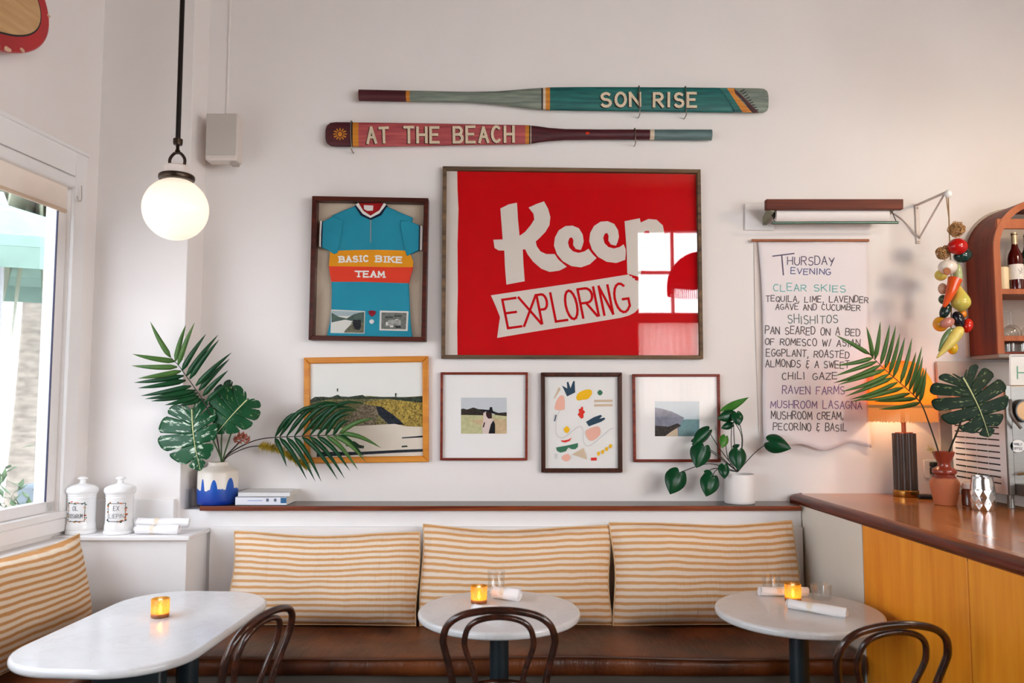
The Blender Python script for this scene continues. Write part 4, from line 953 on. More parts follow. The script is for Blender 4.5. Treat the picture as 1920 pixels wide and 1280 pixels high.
put(MB().box(AX0+.03, AX1-.03, YF_+.003, YF_+.025, zh-.03, zh+.03), 'header', edge, o, bevel=.002)
put(MB().box(AX0+.03, AX1-.03, YF_+.006, YW-.023, ZB, ZB+.012), 'bottom_board', cab, o)
put(MB().box(AX0+.005, AX1-.005, YF_+.004, YW-.025, ZB-.022, ZB-.001), 'underside', M('underside_grey', (150, 138, 126), .5), o)
# bottles
def bottle(x, y, z, label, liquid, capc):
    o = thing('wine_bottle', label, 'bottle', (x, y, z), group='bottles in the arched cabinet')
    put(MB().lathe([(.03, 0), (.04, .004), (.041, .02), (.041, .19), (.036, .215), (.02, .25), (.0155, .275), (.0148, .33), (.017, .331), (.017, .342), (.0125, .343)], (x, y, z), 24), 'bottle_glass', M('bottle_'+liquid[0], liquid[1], .08, spec=.6), o, smooth=60)
    put(MB().lathe([(.0162, .275), (.0162, .335), (.0175, .336), (.0175, .345), (.002, .346)], (x, y, z), 20, cap=False), 'foil', M('foil_'+capc[0], capc[1], .35, .3), o)
    put(MB().lathe([(.0414, .06), (.0416, .061), (.0416, .15), (.0414, .151)], (x, y, z), 24, cap=False), 'paper_label', M('label_white', (226, 220, 214), .7), o)
    L = MB(); f = lambda a, b_: Vector((x+.0424*math.sin(a/.0424), y-.0424*math.cos(a/.0424), z+b_))
    ribbon(L, [(-.012, .12), (.0, .1), (.012, .115), (.004, .128)], .002, f); ribbon(L, [(-.006, .09), (.012, .1)], .002, f)
    put(L, 'label_sketch', black, o, smooth=0)
bx = P(1906, 540, 4.68)
bottle(bx.x, 4.68, zs[0]+.0165, 'rose coloured wine bottle with white label on top cabinet shelf', ('rose', (70, 12, 9)), ('clear', (196, 176, 140)))
bottle(bx.x+.1, 4.72, zs[0]+.0165, 'dark green bottle behind the rose bottle on the top cabinet shelf', ('green', (22, 52, 48)), ('silver', (180, 180, 176)))
p = P(1884, 540, 4.68); o = thing('pillar_candle', 'cream pillar candle left of rose wine bottle in arched cabinet', 'candle', (p.x, 4.7, zs[0]+.0165))
put(MB().lathe([(.034, 0), (.035, .004), (.035, .135), (.03, .14), (.004, .136)], (p.x, 4.7, zs[0]+.0165), 24), 'wax', M('wax', (236, 214, 172), .5), o)
put(MB().tube([(p.x, 4.7, zs[0]+.145), (p.x, 4.7, zs[0]+.165)], .0015, 6), 'wick', black, o)
def coupe(x, y, z, label):
    o = thing('coupe_glass', label, 'glass', (x, y, z), group='upturned glasses in the arched cabinet')
    put(MB().lathe([(.052, 0), (.05, .03), (.036, .055), (.012, .068)], (x, y, z), 28, cap=False), 'bowl', clear, o, smooth=60, solid=.0015)
    put(MB().lathe([(.012, .068), (.005, .075), (.004, .14), (.006, .147)], (x, y, z), 12, cap=False), 'stem', clear, o)
    put(MB().lathe([(.006, .147), (.036, .152), (.037, .155), (.002, .157)], (x, y, z), 24), 'foot', clear, o)
p = P(1899, 628, 4.66)
coupe(p.x, 4.67, zs[1]+.0165, 'upturned stemmed glass on middle cabinet shelf, nearest the cabinet edge')
coupe(p.x+.115, 4.67, zs[1]+.0165, 'upturned stemmed glass at the picture edge on the middle cabinet shelf')
coupe(p.x+.06, 4.79, zs[1]+.0165, 'upturned stemmed glass in the back row of the middle cabinet shelf')
for k, (dx, yy, la) in enumerate(((0, 4.67, 'low glass on the bottom cabinet shelf, nearest the cabinet edge'), (.085, 4.67, 'low glass at the picture edge on the bottom cabinet shelf'))):
    q_ = MB().lathe([(.03, 0), (.036, .003), (.037, .052), (.033, .052), (.032, .008), (.001, .006)], (p.x-.01+dx, yy, ZB+.0125), 24, cap=False)
    finish(put(q_, 'low_glass', clear, None, loc=(p.x-.01+dx, yy, ZB+.0125), smooth=60), la, 'glass', 'low glasses in the arched cabinet')
# ------------------------------------------------------------------ backsplash and espresso machine
p = P(1757, 800, YW)
bs_ = MB().box(p.x, XR-.01, YW-.03, YW-.002, BT+.002, ZB-.03)
finish(put(bs_, 'backsplash_panel', M('backsplash', (206, 194, 182), .45, var=.02), None, loc=(3.3, YW, BT), bevel=.004), 'pale smooth backsplash panel below the arched wall cabinet', 'backsplash')
steel = M('brushed_steel', (132, 128, 124), .4, .9, var=.05, stretch=(1, 1, 20)); steelw = M('machine_white', (240, 241, 242), .4, .0, var=.02)
o = thing('espresso_machine', 'steel espresso machine with slotted side panel standing on the bar', 'coffee machine', (2.9, 4.4, BT))
mx = 2.62; my0, my1 = 4.21, 4.72; mz0, mz1 = BT+.085, 1.80
put(MB().box(mx+.004, 3.35, my0+.004, my1, mz0, mz1), 'body', steel, o, bevel=.01)
sp = MB(); b = MB()
b.box(mx-.004, mx+.004, my0, my1, mz0-.01, mz1-.02); put(b, 'side_panel', steelw, o, bevel=.003)
b = MB()
for i in range(12):
    z = mz0+.04+i*.033
    for j in range(4):
        y0 = my0+.055+j*.1075; b.box(mx-.0055, mx-.0035, y0, y0+.1, z, z+.0072)
put(b, 'vent_slots', M('slot_black', (16, 15, 14), .6), o)
put(MB().box(mx-.004, mx+.03, my0-.012, my0+.004, mz0-.01, mz1), 'corner_post', steel, o, bevel=.004)
for (x, y) in ((mx+.04, my0+.05), (mx+.04, my1-.05), (3.3, my0+.05)): put(MB().lathe([(.02, 0), (.018, .002), (.016, .085), (.02, .086)], (x, y, BT+.0005), 16), 'leg', steel, o)
put(MB().box(mx+.03, 3.35, my0-.13, my0, mz0-.01, mz0+.05), 'drip_tray', steel, o, bevel=.006)
put(MB().tube(curve([(mx+.03, my0-.03, mz0+.10), (mx+.15, my0-.09, mz0+.12), (mx+.4, my0-.11, mz0+.12)], 6), .006, 8), 'cup_rail', M('brass_rail', (178, 150, 110), .3, .8), o)
p = P(1907, 836, my0-.006); q_ = MB().lathe([(.001, -.006), (.04, -.006), (.042, -.003), (.042, 0)], p, 28, axis='y')
for v_ in q_.v: v_.z = p.z+(v_.z-p.z)*.8
put(q_, 'badge', M('badge_white', (226, 226, 226), .4), o)
L = MB(); to = lambda u, v: P(u, v, my0-.0135)
write(L, 'FAMILY', (1898, 834), (1916, 835), 4.2, .6, to); write(L, 'COFFEE', (1898, 842), (1917, 843), 4.2, .6, to)
put(L, 'badge_lettering', M('badge_ink', (90, 92, 110), .6), o, smooth=0)
p = P(1922, 770, my0-.03)
put(MB().lathe([(.001, -.012), (.05, -.012), (.054, -.006), (.054, .02)], p, 32, axis='y'), 'gauge', M('gauge_tan', (222, 176, 118), .4), o)
put(MB().lathe([(.053, -.016), (.06, -.016), (.061, .03), (.053, .03)], p, 32, axis='y', cap=False), 'gauge_rim', M('gauge_black', (34, 30, 28), .3), o)
put(MB().tube(curve([(p.x-.075, my0-.03, p.z+.06), (p.x-.085, my0-.05, p.z-.02), (p.x-.04, my0-.05, p.z-.09)], 6), .008, 8), 'steam_pipe', steel, o)
# framed little sign under the cabinet
o = thing('counter_sign', 'small white framed card with green letters below the arched cabinet', 'sign', P(1925, 722, 4.5))
pts = [(1894, 666), (1960, 666), (1960, 722), (1894, 722)]
YS = 4.5
put(MB().prism([P(u, v, YS+.02) for u, v in pts], [P(u, v, YS) for u, v in pts]), 'card', M('card_white', (236, 234, 230), .5), o, bevel=.003)
L = MB(); to = lambda u, v: P(u, v, YS-.001); write(L, 'HI', (1908, 710), (1932, 710), 24, 2.5, to, jit=.05); put(L, 'lettering', M('sign_green', (120, 176, 150), .6), o, smooth=0)
b = MB()
for k in range(4):
    i0, i1 = pts[k], pts[(k+1) % 4]; b.tube([P(*i0, YS-.003), P(*i1, YS-.003)], .006, 4)
b.box(P(1900, 720, YS).x, P(1906, 720, YS).x, YS, YS+.015, mz1+.0, P(1900, 722, YS).z); put(b, 'sign_frame', white_paint, o)
# ------------------------------------------------------------------ table lamp on the bar
lc = PZ(1699, 930, BT); lx, ly = lc.x, lc.y; s = ly/F
o = thing('table_lamp', 'table lamp with glowing orange fringed shade and dark fluted column on bar', 'lamp', (lx, ly, BT))
brass = M('lamp_brass', (176, 128, 62), .25, .9)
put(MB().lathe([(.07, 0), (.071, .003), (.071, .036), (.067, .04), (.01, .041)], (lx, ly, BT+.0005), 32), 'base', brass, o, bevel=.002)
zc0, zc1 = BT+.041, P(1699, 812, ly).z
b = MB(); loop = []
for k in range(96):
    a = 2*math.pi*k/96; rr = .066 - .006*abs(math.sin(a*8))**.6; loop.append((lx+rr*math.cos(a), ly+rr*math.sin(a)))
b.zprism(loop, zc0, zc1)
put(b, 'fluted_column', M('lamp_brown', (62, 44, 34), .35, var=.1), o, smooth=50)
zn = P(1699, 770, ly).z
put(MB().lathe([(.05, zc1-BT), (.05, zc1-BT+.006), (.013, zc1-BT+.008), (.013, zn-BT+.03)], (lx, ly, BT), 20), 'neck', M('lamp_copper', (150, 74, 44), .3, .6), o)
zs0, zs1 = P(1699, 764, ly).z, P(1699, 676, ly).z; rs = .188
t = NT('lamp_shade_cloth'); d = t.n('ShaderNodeBsdfDiffuse'); tl = t.n('ShaderNodeBsdfTranslucent'); ms = t.n('ShaderNodeMixShader'); ms.inputs[0].default_value = .6
for x in (d, tl): x.inputs[0].default_value = srgb((246, 178, 84))
t.l(d.outputs[0], ms.inputs[1]); t.l(tl.outputs[0], ms.inputs[2]); t.l(ms.outputs[0], t.out.inputs[0]); cloth = t.m
sx = lx-.003
pr = [(rs, 0)]+[(rs*math.cos(math.radians(a))**.8 if a < 90 else .002, (zs1-zs0)*math.sin(math.radians(a))) for a in range(6, 91, 6)]
put(MB().lathe(pr, (sx, ly, zs0), 40, cap=False), 'lamp_shade', cloth, o, smooth=80, solid=.002)
fr = MB(); r = random.Random(2)
zf = P(1699, 790, ly).z
for k in range(150):
    a = 2*math.pi*k/150; x, y = sx+rs*math.cos(a), ly+rs*math.sin(a); a2 = a+.02; e = .0042
    dx, dy = -math.sin(a)*e, math.cos(a)*e; zz = zf + r.uniform(-.004, .004)
    fr.add([(x-dx, y-dy, zs0+.01), (x+dx, y+dy, zs0+.01), (x+dx*.7, y+dy*.7, zz), (x-dx*.7, y-dy*.7, zz)], [(0, 1, 2, 3)])
fm = NT('fringe_cloth'); d = fm.n('ShaderNodeBsdfTranslucent'); d.inputs[0].default_value = srgb((236, 190, 120)); ms = fm.n('ShaderNodeMixShader'); ms.inputs[0].default_value = .4
fm.base(srgb((232, 186, 118)), .9); fm.l(fm.b.outputs[0], ms.inputs[1]); fm.l(d.outputs[0], ms.inputs[2]); fm.l(ms.outputs[0], fm.out.inputs[0])
put(fr, 'fringe', fm.m, o, smooth=0, solid=.0012)
put(MB().lathe([(rs+.001, 0), (rs+.003, .004), (rs+.003, .014), (rs+.001, .018)], (sx, ly, zs0), 40, cap=False), 'shade_trim', M('shade_trim', (206, 150, 84), .9), o)
bz = P(1690, 716, ly).z
put(MB().ball((sx-.02, ly-.05, bz), .028, n=16), 'bulb', emit('bulb_glow', (255, 220, 160), 8), o)
lamp((sx-.02, ly-.05, bz-.045), 2.6, (1, .8, .5), .03)
# cord and switch
o = thing('lamp_cord', 'black lamp cord with its inline switch lying on bar behind terracotta vase', 'cord', (lx+.12, ly-.02, BT))
sw = PZ(1736, 935, BT)
put(MB().box(sw.x-.045, sw.x+.045, sw.y-.016, sw.y+.016, BT+.001, BT+.024), 'switch', black, o, bevel=.008, seg=3)
put(MB().tube(curve([(lx+.077, ly, BT+.008), (lx+.095, ly-.01, BT+.007), (sw.x-.04, sw.y, BT+.01)], 5), .004, 6).tube(curve([(sw.x+.04, sw.y, BT+.01), (sw.x+.08, sw.y+.06, BT+.009), (sw.x+.06, sw.y+.12, BT+.009), (sw.x-.04, sw.y+.1, BT+.009), (sw.x+.02, sw.y+.2, BT+.009), (sw.x+.08, 4.9, BT+.03), (sw.x+.055, 4.905, BT+.12)], 5), .004, 6), 'cable', black, o)
# wall socket
a, c2 = P(1731, 862, YW), P(1757, 896, YW)
o = thing('wall_socket', 'white wall socket with black plug behind terracotta vase', 'socket', ((a.x+c2.x)/2, YW, c2.z))
put(MB().box(a.x, c2.x, YW-.008, YW, c2.z, a.z), 'cover_plate', ceramic, o, bevel=.003)
put(MB().box(c2.x-.05, c2.x-.008, YW-.06, YW-.008, a.z-.085, a.z-.045), 'plug', black, o, bevel=.006); put(MB().box(c2.x-.05, c2.x-.008, YW-.05, YW-.008, a.z-.04, a.z-.012), 'plug', black, o, bevel=.006)

# ------------------------------------------------------------------ terracotta vase and tumbler
vc = PZ(1773, 946, BT); tvy = vc.y; s = vc.y/F/3.368
tc = NT('terracotta'); co = tc.n('ShaderNodeTexCoord'); sp = tc.n('ShaderNodeSeparateXYZ'); tc.l(co.outputs['Object'], sp.inputs[0])
zz = tc.math('ADD', sp.outputs[2], tc.math('MULTIPLY', tc.noise(tc.coord('Object'), 20), .012))
tc.base(tc.ramp(zz, (.148, srgb((190, 112, 74))), (.156, srgb((138, 56, 38)))), .5); rg = tc.ramp(zz, (.148, (.75, .75, .75, 1)), (.156, (.2, .2, .2, 1))); tc.l(rg, tc.b.inputs['Roughness'])
o = thing('terracotta_vase', 'waisted terracotta vase with glazed upper half holding palm and monstera', 'vase', (vc.x, vc.y, BT))
hh = [(58, 1185), (62, 1183), (76, 1120), (86, 1052), (84, 1042), (60, 1004), (58, 996), (70, 985), (72, 972), (68, 962), (40, 945), (36, 930), (40, 915), (56, 880), (64, 856), (62, 851), (54, 856), (34, 915), (30, 940)]
k = vc.y/F/3.368; base_y = 1183
put(MB().lathe([(.002, .0005)]+[(r_*k, (base_y+2-y_)*k*.985+.0005) for r_, y_ in hh]+[(.002, .16)], (vc.x, vc.y, BT), 40, cap=False), 'vase_body', tc.m, o, smooth=35)
tcn = PZ(1844, 956, BT)
o = thing('steel_tumbler', 'silver tumbler with embossed leaf pattern on bar in front of machine', 'tumbler', (tcn.x, tcn.y, BT))
t = NT('embossed_silver'); t.base((.78, .79, .8, 1), .16, 1.0)
k = tcn.y/F; hgt = 62*k
b = MB(); N, Mz = 96, 48; rows = []
for i in range(Mz+1):
    z = hgt*i/Mz; row = []
    base = .0505+.0095*math.sin(math.pi*min(1, (z/hgt)*.95+.12))**1.0
    for j in range(N+1):
        a = 2*math.pi*j/N; q_ = z/hgt
        e = 0
        if q_ < .62:
            ph_ = a*9/2/math.pi; row_i = math.floor(q_/.2); fx = abs(((ph_ + .5*row_i) % 1)-.5)*2; fz = (q_ % .2)/.2
            e = .0016*max(0, 1-abs(fx-fz)*2.2) - .0008
        row.append(Vector((tcn.x+(base+e)*math.cos(a), tcn.y+(base+e)*math.sin(a), BT+.0005+z)))
    rows.append(row)
b.grid(rows, uv=False); b.poly(rows[0][:-1][::-1])
put(b, 'tumbler_body', t.m, o, smooth=80)
put(MB().lathe([(.0505, hgt), (.048, hgt+.001), (.047, hgt-.004), (.044, .02), (.001, .018)], (tcn.x, tcn.y, BT), 40, cap=False), 'tumbler_inside', M('steel_inside', (150, 150, 150), .25, .9), o, smooth=60)
# small amber bottle behind
p = PZ(1806, 945, BT); p.y = 4.36; p.x = (1806-960)/F*4.36
o = thing('amber_jar', 'small brown jar with pale lid between vase and tumbler', 'jar', (p.x, p.y, BT))
put(MB().lathe([(.03, .0005), (.034, .004), (.034, .08), (.026, .092)], (p.x, p.y, BT), 24), 'jar_body', M('amber_brown', (96, 44, 28), .15), o)
put(MB().lathe([(.03, .092), (.031, .094), (.031, .12), (.02, .126), (.001, .127)], (p.x, p.y, BT), 24), 'lid', M('pale_lid', (222, 206, 196), .5), o)

# ------------------------------------------------------------------ foliage builders
def leaflet(mb, B, T, w, sag, side=0.0, n=7, nrm=Vector((0, -1, 0))):
    """one palm leaflet: a folded strip from B to T"""
    ax = (T-B); L = ax.length; ax.normalize(); wd = ax.cross(nrm).normalized(); up = wd.cross(ax); rows = [[], [], []]
    for i in range(n+1):
        t = i/n; c = B + (T-B)*t + Vector((0, 0, sag*math.sin(math.pi*t)*L)) + nrm*(side*math.sin(math.pi*t)*L)
        ww = w*min(1, t*5+.25)*(1-t**2.6)+.0004
        rows[0].append(c - wd*ww); rows[1].append(c - nrm*(-.35*ww)); rows[2].append(c + wd*ww)
    mb.grid(rows)
def frond(name, label, rach, leaflets, C, Yb, mat, stem_mat, w, sag, dep, rad=.0045, dy=None, group=None, fresh=()):
    """rach: photo points along the midrib; leaflets: (base, tip) pairs; dep(k) = depth of each tip relative to the midrib"""
    f = dy or (lambda x, y: 0)
    pts = [P(*C(*p), Yb+f(*p)) for p in rach]
    o = thing(name, label, 'palm frond', pts[0], group=group)
    m = MB()
    for k, (B, T) in enumerate(leaflets):
        b_ = P(*C(*B), Yb+f(*B)); t_ = P(*C(*T), Yb+f(*B)+dep(k))
        n0 = len(m.f); leaflet(m, b_, t_, w, sag(k), .04)
        if k in fresh: m.mi[n0:] = [1]*(len(m.f)-n0)
    put(m, 'leaflets', [mat, palm_l], o, smooth=60, solid=.0006)
    cp = curve(pts, 5)
    put(MB().tube(cp, [rad*(1-.6*i/len(cp)) for i in range(len(cp))], 8), 'stem', stem_mat, o)
    return o
MON = [(.0, .02), (-.12, .2), (-.15, .48), (-.04, .78), (.16, .97), (.38, 1.0), (.6, .84), (.8, .52), (.93, .2), (1.0, .0)]
def monstera(name, label, base, tip, wl, wr, C, Yb, mat, stem_pts, stem_mat, lobes=6, cut=.42, bow=.05, ty=0.0, cat='monstera leaf', droop=.06, ys=None, gp=.075):
    B, T = P(*C(*base), Yb), P(*C(*tip), Yb+ty); ax = T-B; L = ax.length; ax.normalize()
    o = thing(name, label, cat, P(*C(*stem_pts[0]), ys or Yb) if stem_pts else B)
    nrm = Vector((0, -1, 0)); nrm = (nrm - ax*nrm.dot(ax)).normalized(); rt = ax.cross(nrm)      # points to one side
    sc = Yb/F/3.4
    mb = MB(); out = curve([(a, b_, 0) for a, b_ in MON], 14)
    def P3(t, w_, W):
        q_ = w_/W if W else 0
        return B + ax*(t*L) + rt*w_ + nrm*(bow*L*(math.sin(math.pi*min(max(t, 0), 1))) - droop*L*q_*q_ - .02*L*math.cos(t*9)*abs(q_))
    for sgn, W in ((1, wl), (-1, wr)):
        for i in range(lobes):
            rows = []
            NS, NT_ = 14, 8
            for a in range(NS+1):
                s_ = a/NS; row = []
                gap = 0 if s_ < cut else gp*((s_-cut)/(1-cut))**.6
                for c_ in range(NT_+1):
                    e = c_/NT_; f0 = (i + (gap if i else 0) + e*(1-gap*(1 if i == 0 else 2)*(1 if i < lobes-1 else .5)))/lobes
                    f0 = min(max(f0, 0), 1)
                    q_ = out[min(int(f0*(len(out)-1)), len(out)-1)]; fr_ = f0*(len(out)-1) % 1; q2 = out[min(int(f0*(len(out)-1))+1, len(out)-1)]
                    ot, ow = q_.x+(q2.x-q_.x)*fr_, q_.y+(q2.y-q_.y)*fr_
                    mt = .0 + .96*f0**1.25
                    rnd = 1 - .10*(2*e-1)**4*(1 if s_ > .8 else 0)
                    t_ = mt + (ot-mt)*s_*rnd; w_ = ow*W*s_*rnd
                    row.append(P3(t_, sgn*w_, W))
                rows.append(row)
            o0 = len(mb.v); mb.grid(rows)
            for a in range(NS+1):
                for c_ in range(NT_+1): mb.uv[o0+a*(NT_+1)+c_] = (a/NS*.5+(.5 if sgn > 0 else 0), (i+c_/NT_)/lobes)
    put(mb, 'leaf_blade', mat, o, smooth=70, solid=.0012)
    mid = [P3(t/10, 0, 1)+nrm*.002 for t in range(11)]
    put(MB().tube(mid, [.0045*(1-.75*i/10) for i in range(11)], 6), 'midrib', M('midrib', (196, 204, 146), .5), o)
    if stem_pts:
        ys = ys or Yb; m_ = len(stem_pts)
        cp = curve([P(*C(*p), ys+(Yb+.02-ys)*q_/m_) for q_, p in enumerate(stem_pts)]+[B+Vector((0, .01, 0)), B], 5)
        put(MB().tube(cp, .0048, 8), 'stem', stem_mat, o)
    return o
palm = leafmat('palm_green', (22, 80, 38), (10, 48, 28), None)
palm_l = leafmat('palm_fresh', (96, 128, 62), (54, 98, 46), None)
mon_v = leafmat('variegated_leaf', (26, 92, 50), (14, 66, 40), (206, 220, 200), 2.2, .555)
mon_m = leafmat('speckled_leaf', (28, 92, 50), (14, 62, 38), (168, 186, 120), 3.6, .62)
mon_d = leafmat('dark_leaf', (4, 46, 24), (3, 30, 18), (140, 158, 104), 4.2, .6, rough=.62)
stem_d = M('stem_dark', (40, 48, 34), .5); stem_b = M('stem_brown', (52, 40, 34), .6); stem_g = M('stem_green', (70, 100, 58), .5)

# ------------------------------------------------------------------ white vase with blue drips and what stands in it
sz = 1.1005
vy = 4.811; vx = (417-960)/F*vy*1.005
o = thing('drip_vase', 'white vase with blue glaze rising in drips, standing on left shelf end', 'vase', (vx, vy, sz))
t = NT('drip_glaze'); c_ = t.n('ShaderNodeTexCoord'); sp = t.n('ShaderNodeSeparateXYZ'); t.l(c_.outputs['Object'], sp.inputs[0])
an = t.math('ARCTAN2', sp.outputs[0], t.math('MULTIPLY', sp.outputs[1], -1.0))     # 0 faces the room
def peak(a0, w_, h_):
    d = t.math('DIVIDE', t.math('SUBTRACT', an, a0), w_)
    return t.math('MULTIPLY', t.math('POWER', t.math('MAXIMUM', t.math('SUBTRACT', 1.0, t.math('MULTIPLY', d, d)), 0.0), .5), h_)
hsum = t.math('MAXIMUM', peak(-.45, .15, .16), t.math('MAXIMUM', peak(.16, .24, .155), t.math('MAXIMUM', peak(1.0, .32, .163), t.math('MAXIMUM', peak(.5, .34, .1), t.math('MAXIMUM', peak(-1.5, .3, .11), t.math('MAXIMUM', peak(2.2, .4, .12), t.math('MAXIMUM', peak(3.0, .3, .1), peak(-2.3, .4, .12))))))))
hh_ = t.math('MAXIMUM', hsum, t.math('ADD', .07, t.math('MULTIPLY', t.noise(t.coord('Object', (26, 26, 0)), 1.0, 2), .05)))
f = t.ramp(t.math('MULTIPLY', t.math('SUBTRACT', hh_, sp.outputs[2]), 100), (.4, (0, 0, 0, 1)), (.5, (1, 1, 1, 1)))
blue = t.ramp(t.math('MULTIPLY', sp.outputs[2], 7), (.1, srgb((8, 50, 150))), (.9, srgb((26, 92, 186))))
t.base(t.mixc(f, srgb((230, 222, 210)), blue), .3); glaze = t.m
put(MB().lathe([(.002, .0005), (.108, .0005), (.114, .006), (.117, .03), (.117, .185), (.112, .2), (.062, .222), (.056, .232), (.058, .248), (.052, .249), (.049, .235), (.05, .2), (.002, .198)], (vx, vy, sz), 48, cap=False), 'vase_body', glaze, o, smooth=50)
C8 = crop(240, 590, 3.46)
Yv = vy
La = [((275, 275), (145, 45)), ((308, 302), (30, 255)), ((320, 338), (25, 330)), ((345, 365), (65, 412)), ((362, 395), (40, 440)), ((375, 425), (65, 475)), ((410, 462), (85, 525)), ((440, 490), (110, 545)), ((450, 508), (150, 560)), ((460, 528), (240, 585)), ((470, 545), (330, 590)),
      ((308, 300), (375, 65)), ((325, 325), (432, 50)), ((350, 362), (505, 125)), ((380, 395), (585, 130)), ((400, 415), (592, 160)), ((440, 460), (672, 245)), ((460, 490), (660, 285)), ((485, 525), (650, 360)), ((510, 560), (675, 425))]
frond('palm_frond', 'upright palm frond fanning out above the blue drip vase', [(612, 990), (600, 925), (560, 720), (520, 620), (480, 545), (430, 470), (380, 400), (325, 325), (275, 275)], La, C8, Yv+.01, palm, stem_b, .0158, lambda k: -.02 if k < 11 else .01, lambda k: (-.06 if k % 2 else -.02) if k < 11 else .03*(k % 3), dy=lambda x, y: -.27*min(1, max(0, (925-y)/330)), group='palm fronds', fresh=(0, 1, 2, 3, 11, 12))
Lb = [((955, 790), (1150, 640)), ((985, 788), (1270, 605)), ((1030, 787), (1390, 580)), ((1080, 786), (1430, 598)), ((1130, 785), (1480, 612)), ((1180, 784), (1545, 580)), ((1230, 783), (1500, 625)), ((1280, 782), (1450, 650)), ((1330, 780), (1440, 690)), ((1370, 768), (1600, 672)), ((1380, 768), (1640, 862)),
      ((955, 800), (1030, 985)), ((985, 798), (1160, 1068)), ((1030, 795), (1215, 1080)), ((1080, 793), (1255, 1082)), ((1130, 792), (1360, 1068)), ((1180, 790), (1405, 1060)), ((1230, 788), (1440, 1012)), ((1290, 786), (1492, 1005)), ((1335, 784), (1540, 950)), ((1365, 780), (1530, 920))]
fb = frond('palm_frond', 'drooping palm frond reaching right in front of the yellow framed landscape', [(612, 990), (622, 935), (680, 885), (760, 840), (850, 808), (955, 795), (1150, 786), (1330, 780), (1380, 768)], Lb, C8, Yv-.01, palm, stem_b, .0145, lambda k: (.22 if k < 9 else .08) if k < 11 else .10, lambda k: -.05 if k % 2 else -.02, dy=lambda x, y: -.02 if x > 700 else 0, group='palm fronds', fresh=(9, 10, 18, 19))
monstera('monstera_leaf', 'white streaked monstera leaf hanging left over the blue drip vase', (415, 615), (472, 1015), .215, .135, C8, 4.60, mon_v, [(612, 990), (600, 925), (560, 830), (500, 700)], stem_g, 6, .4, .08, -.05, ys=Yv)
monstera('monstera_leaf', 'speckled monstera leaf in the middle above the blue drip vase', (772, 552), (572, 774), .175, .125, C8, 4.66, mon_m, [(612, 990), (620, 925), (665, 780), (705, 660)], stem_g, 6, .55, .07, -.06, ys=Yv)
monstera('monstera_leaf', 'dark monstera leaf at the back between the palm and the speckled leaf', (672, 470), (520, 640), .07, .07, C8, 4.77, mon_d, [(612, 990), (606, 925), (610, 760), (650, 600)], stem_g, 5, .6, .05, 0, ys=Yv)
# protea bud
o = thing('protea_flower', 'reddish dried flower bud among the stems of the blue drip vase', 'flower', P(*C8(640, 920), Yv))
c0 = P(*C8(738, 812), Yv-.04); b = MB(); r = random.Random(8)
for k in range(34):
    a = k*2.4; h_ = k/34; rr = .032*math.sin(math.pi*(.25+.7*h_))+.004
    rr *= 1.25; d = Vector((rr*math.cos(a), rr*math.sin(a), .058*(h_-.4))); tpt = c0+d*1.15+Vector((0, 0, .016)); wv_ = Vector((-math.sin(a), math.cos(a), 0))*.0135
    b.add([c0+d*.7-wv_*.5, c0+d*.7+wv_*.5, c0+d+wv_, tpt, c0+d-wv_], [(0, 1, 2, 3, 4)])
put(b, 'petals', M('protea', (196, 118, 96), .8, c2=(156, 84, 70), vs=30), o, smooth=0, solid=.0015)
put(MB().tube(curve([P(*C8(612, 990), Yv), P(*C8(630, 925), Yv), P(*C8(680, 870), Yv-.02), c0], 5), .004, 6), 'stem', stem_b, o)
# yellow spray
o = thing('yellow_spray', 'yellow green dried spray under the drooping palm frond', 'dried spray', P(*C8(650, 915), Yv))
sp_ = curve([P(*C8(612, 990), Yv), P(*C8(640, 925), Yv), P(*C8(760, 865), Yv), P(*C8(870, 852), Yv), P(*C8(990, 885), Yv), P(*C8(1080, 945), Yv), P(*C8(1160, 985), Yv)], 10)
b = MB(); r = random.Random(6)
for i in range(28, len(sp_)-1):
    for _ in range(26):
        d = Vector((r.uniform(.2, 1), r.uniform(-1, 1), r.uniform(-1, 1))).normalized(); c0 = sp_[i]+(sp_[i+1]-sp_[i])*r.random(); e = d.cross(Vector((0, 1, 0))).normalized()*.0022
        L_ = r.uniform(.024, .052); b.add([c0-e, c0+e, c0+d*L_], [(0, 1, 2)])
put(b, 'spray_needles', M('spray_yellow', (196, 164, 30), .8, c2=(140, 124, 30), vs=30), o, smooth=0, solid=.0012)
put(MB().tube(sp_, .003, 6), 'stem', stem_b, o)

# ------------------------------------------------------------------ palm and monstera in the terracotta vase
C4 = crop(1540, 600, 3.368); Yt = tvy
Lc = [((305, 215), (90, 95)), ((325, 238), (95, 285)), ((348, 262), (85, 352)), ((372, 285), (75, 397)), ((402, 312), (105, 408)), ((430, 340), (125, 452)), ((452, 362), (150, 482)), ((482, 392), (185, 500)), ((520, 425), (180, 518)), ((560, 462), (250, 505)), ((600, 495), (330, 515)), ((625, 520), (362, 562)),
      ((325, 235), (285, 40)), ((340, 245), (372, 8)), ((375, 278), (432, 25)), ((402, 305), (470, 32)), ((430, 335), (497, 80)), ((455, 358), (527, 108)), ((500, 395), (572, 112)), ((530, 420), (598, 200)), ((555, 445), (635, 165)), ((580, 470), (640, 228)), ((600, 490), (648, 300)), ((622, 515), (662, 300))]
def sagc(k): return (-.03 if k % 2 else .0) if k < 12 else .0
frond('palm_frond', 'palm frond leaning left out of the terracotta vase in front of lamp', [(745, 870), (735, 815), (690, 680), (640, 545), (600, 490), (530, 425), (450, 355), (380, 290), (305, 215)], Lc, C4, Yt-.02, palm_l, stem_d, .0125, sagc, lambda k: -.05+.02*(k % 4), rad=.0045, dy=lambda x, y: 0, group='palm fronds')
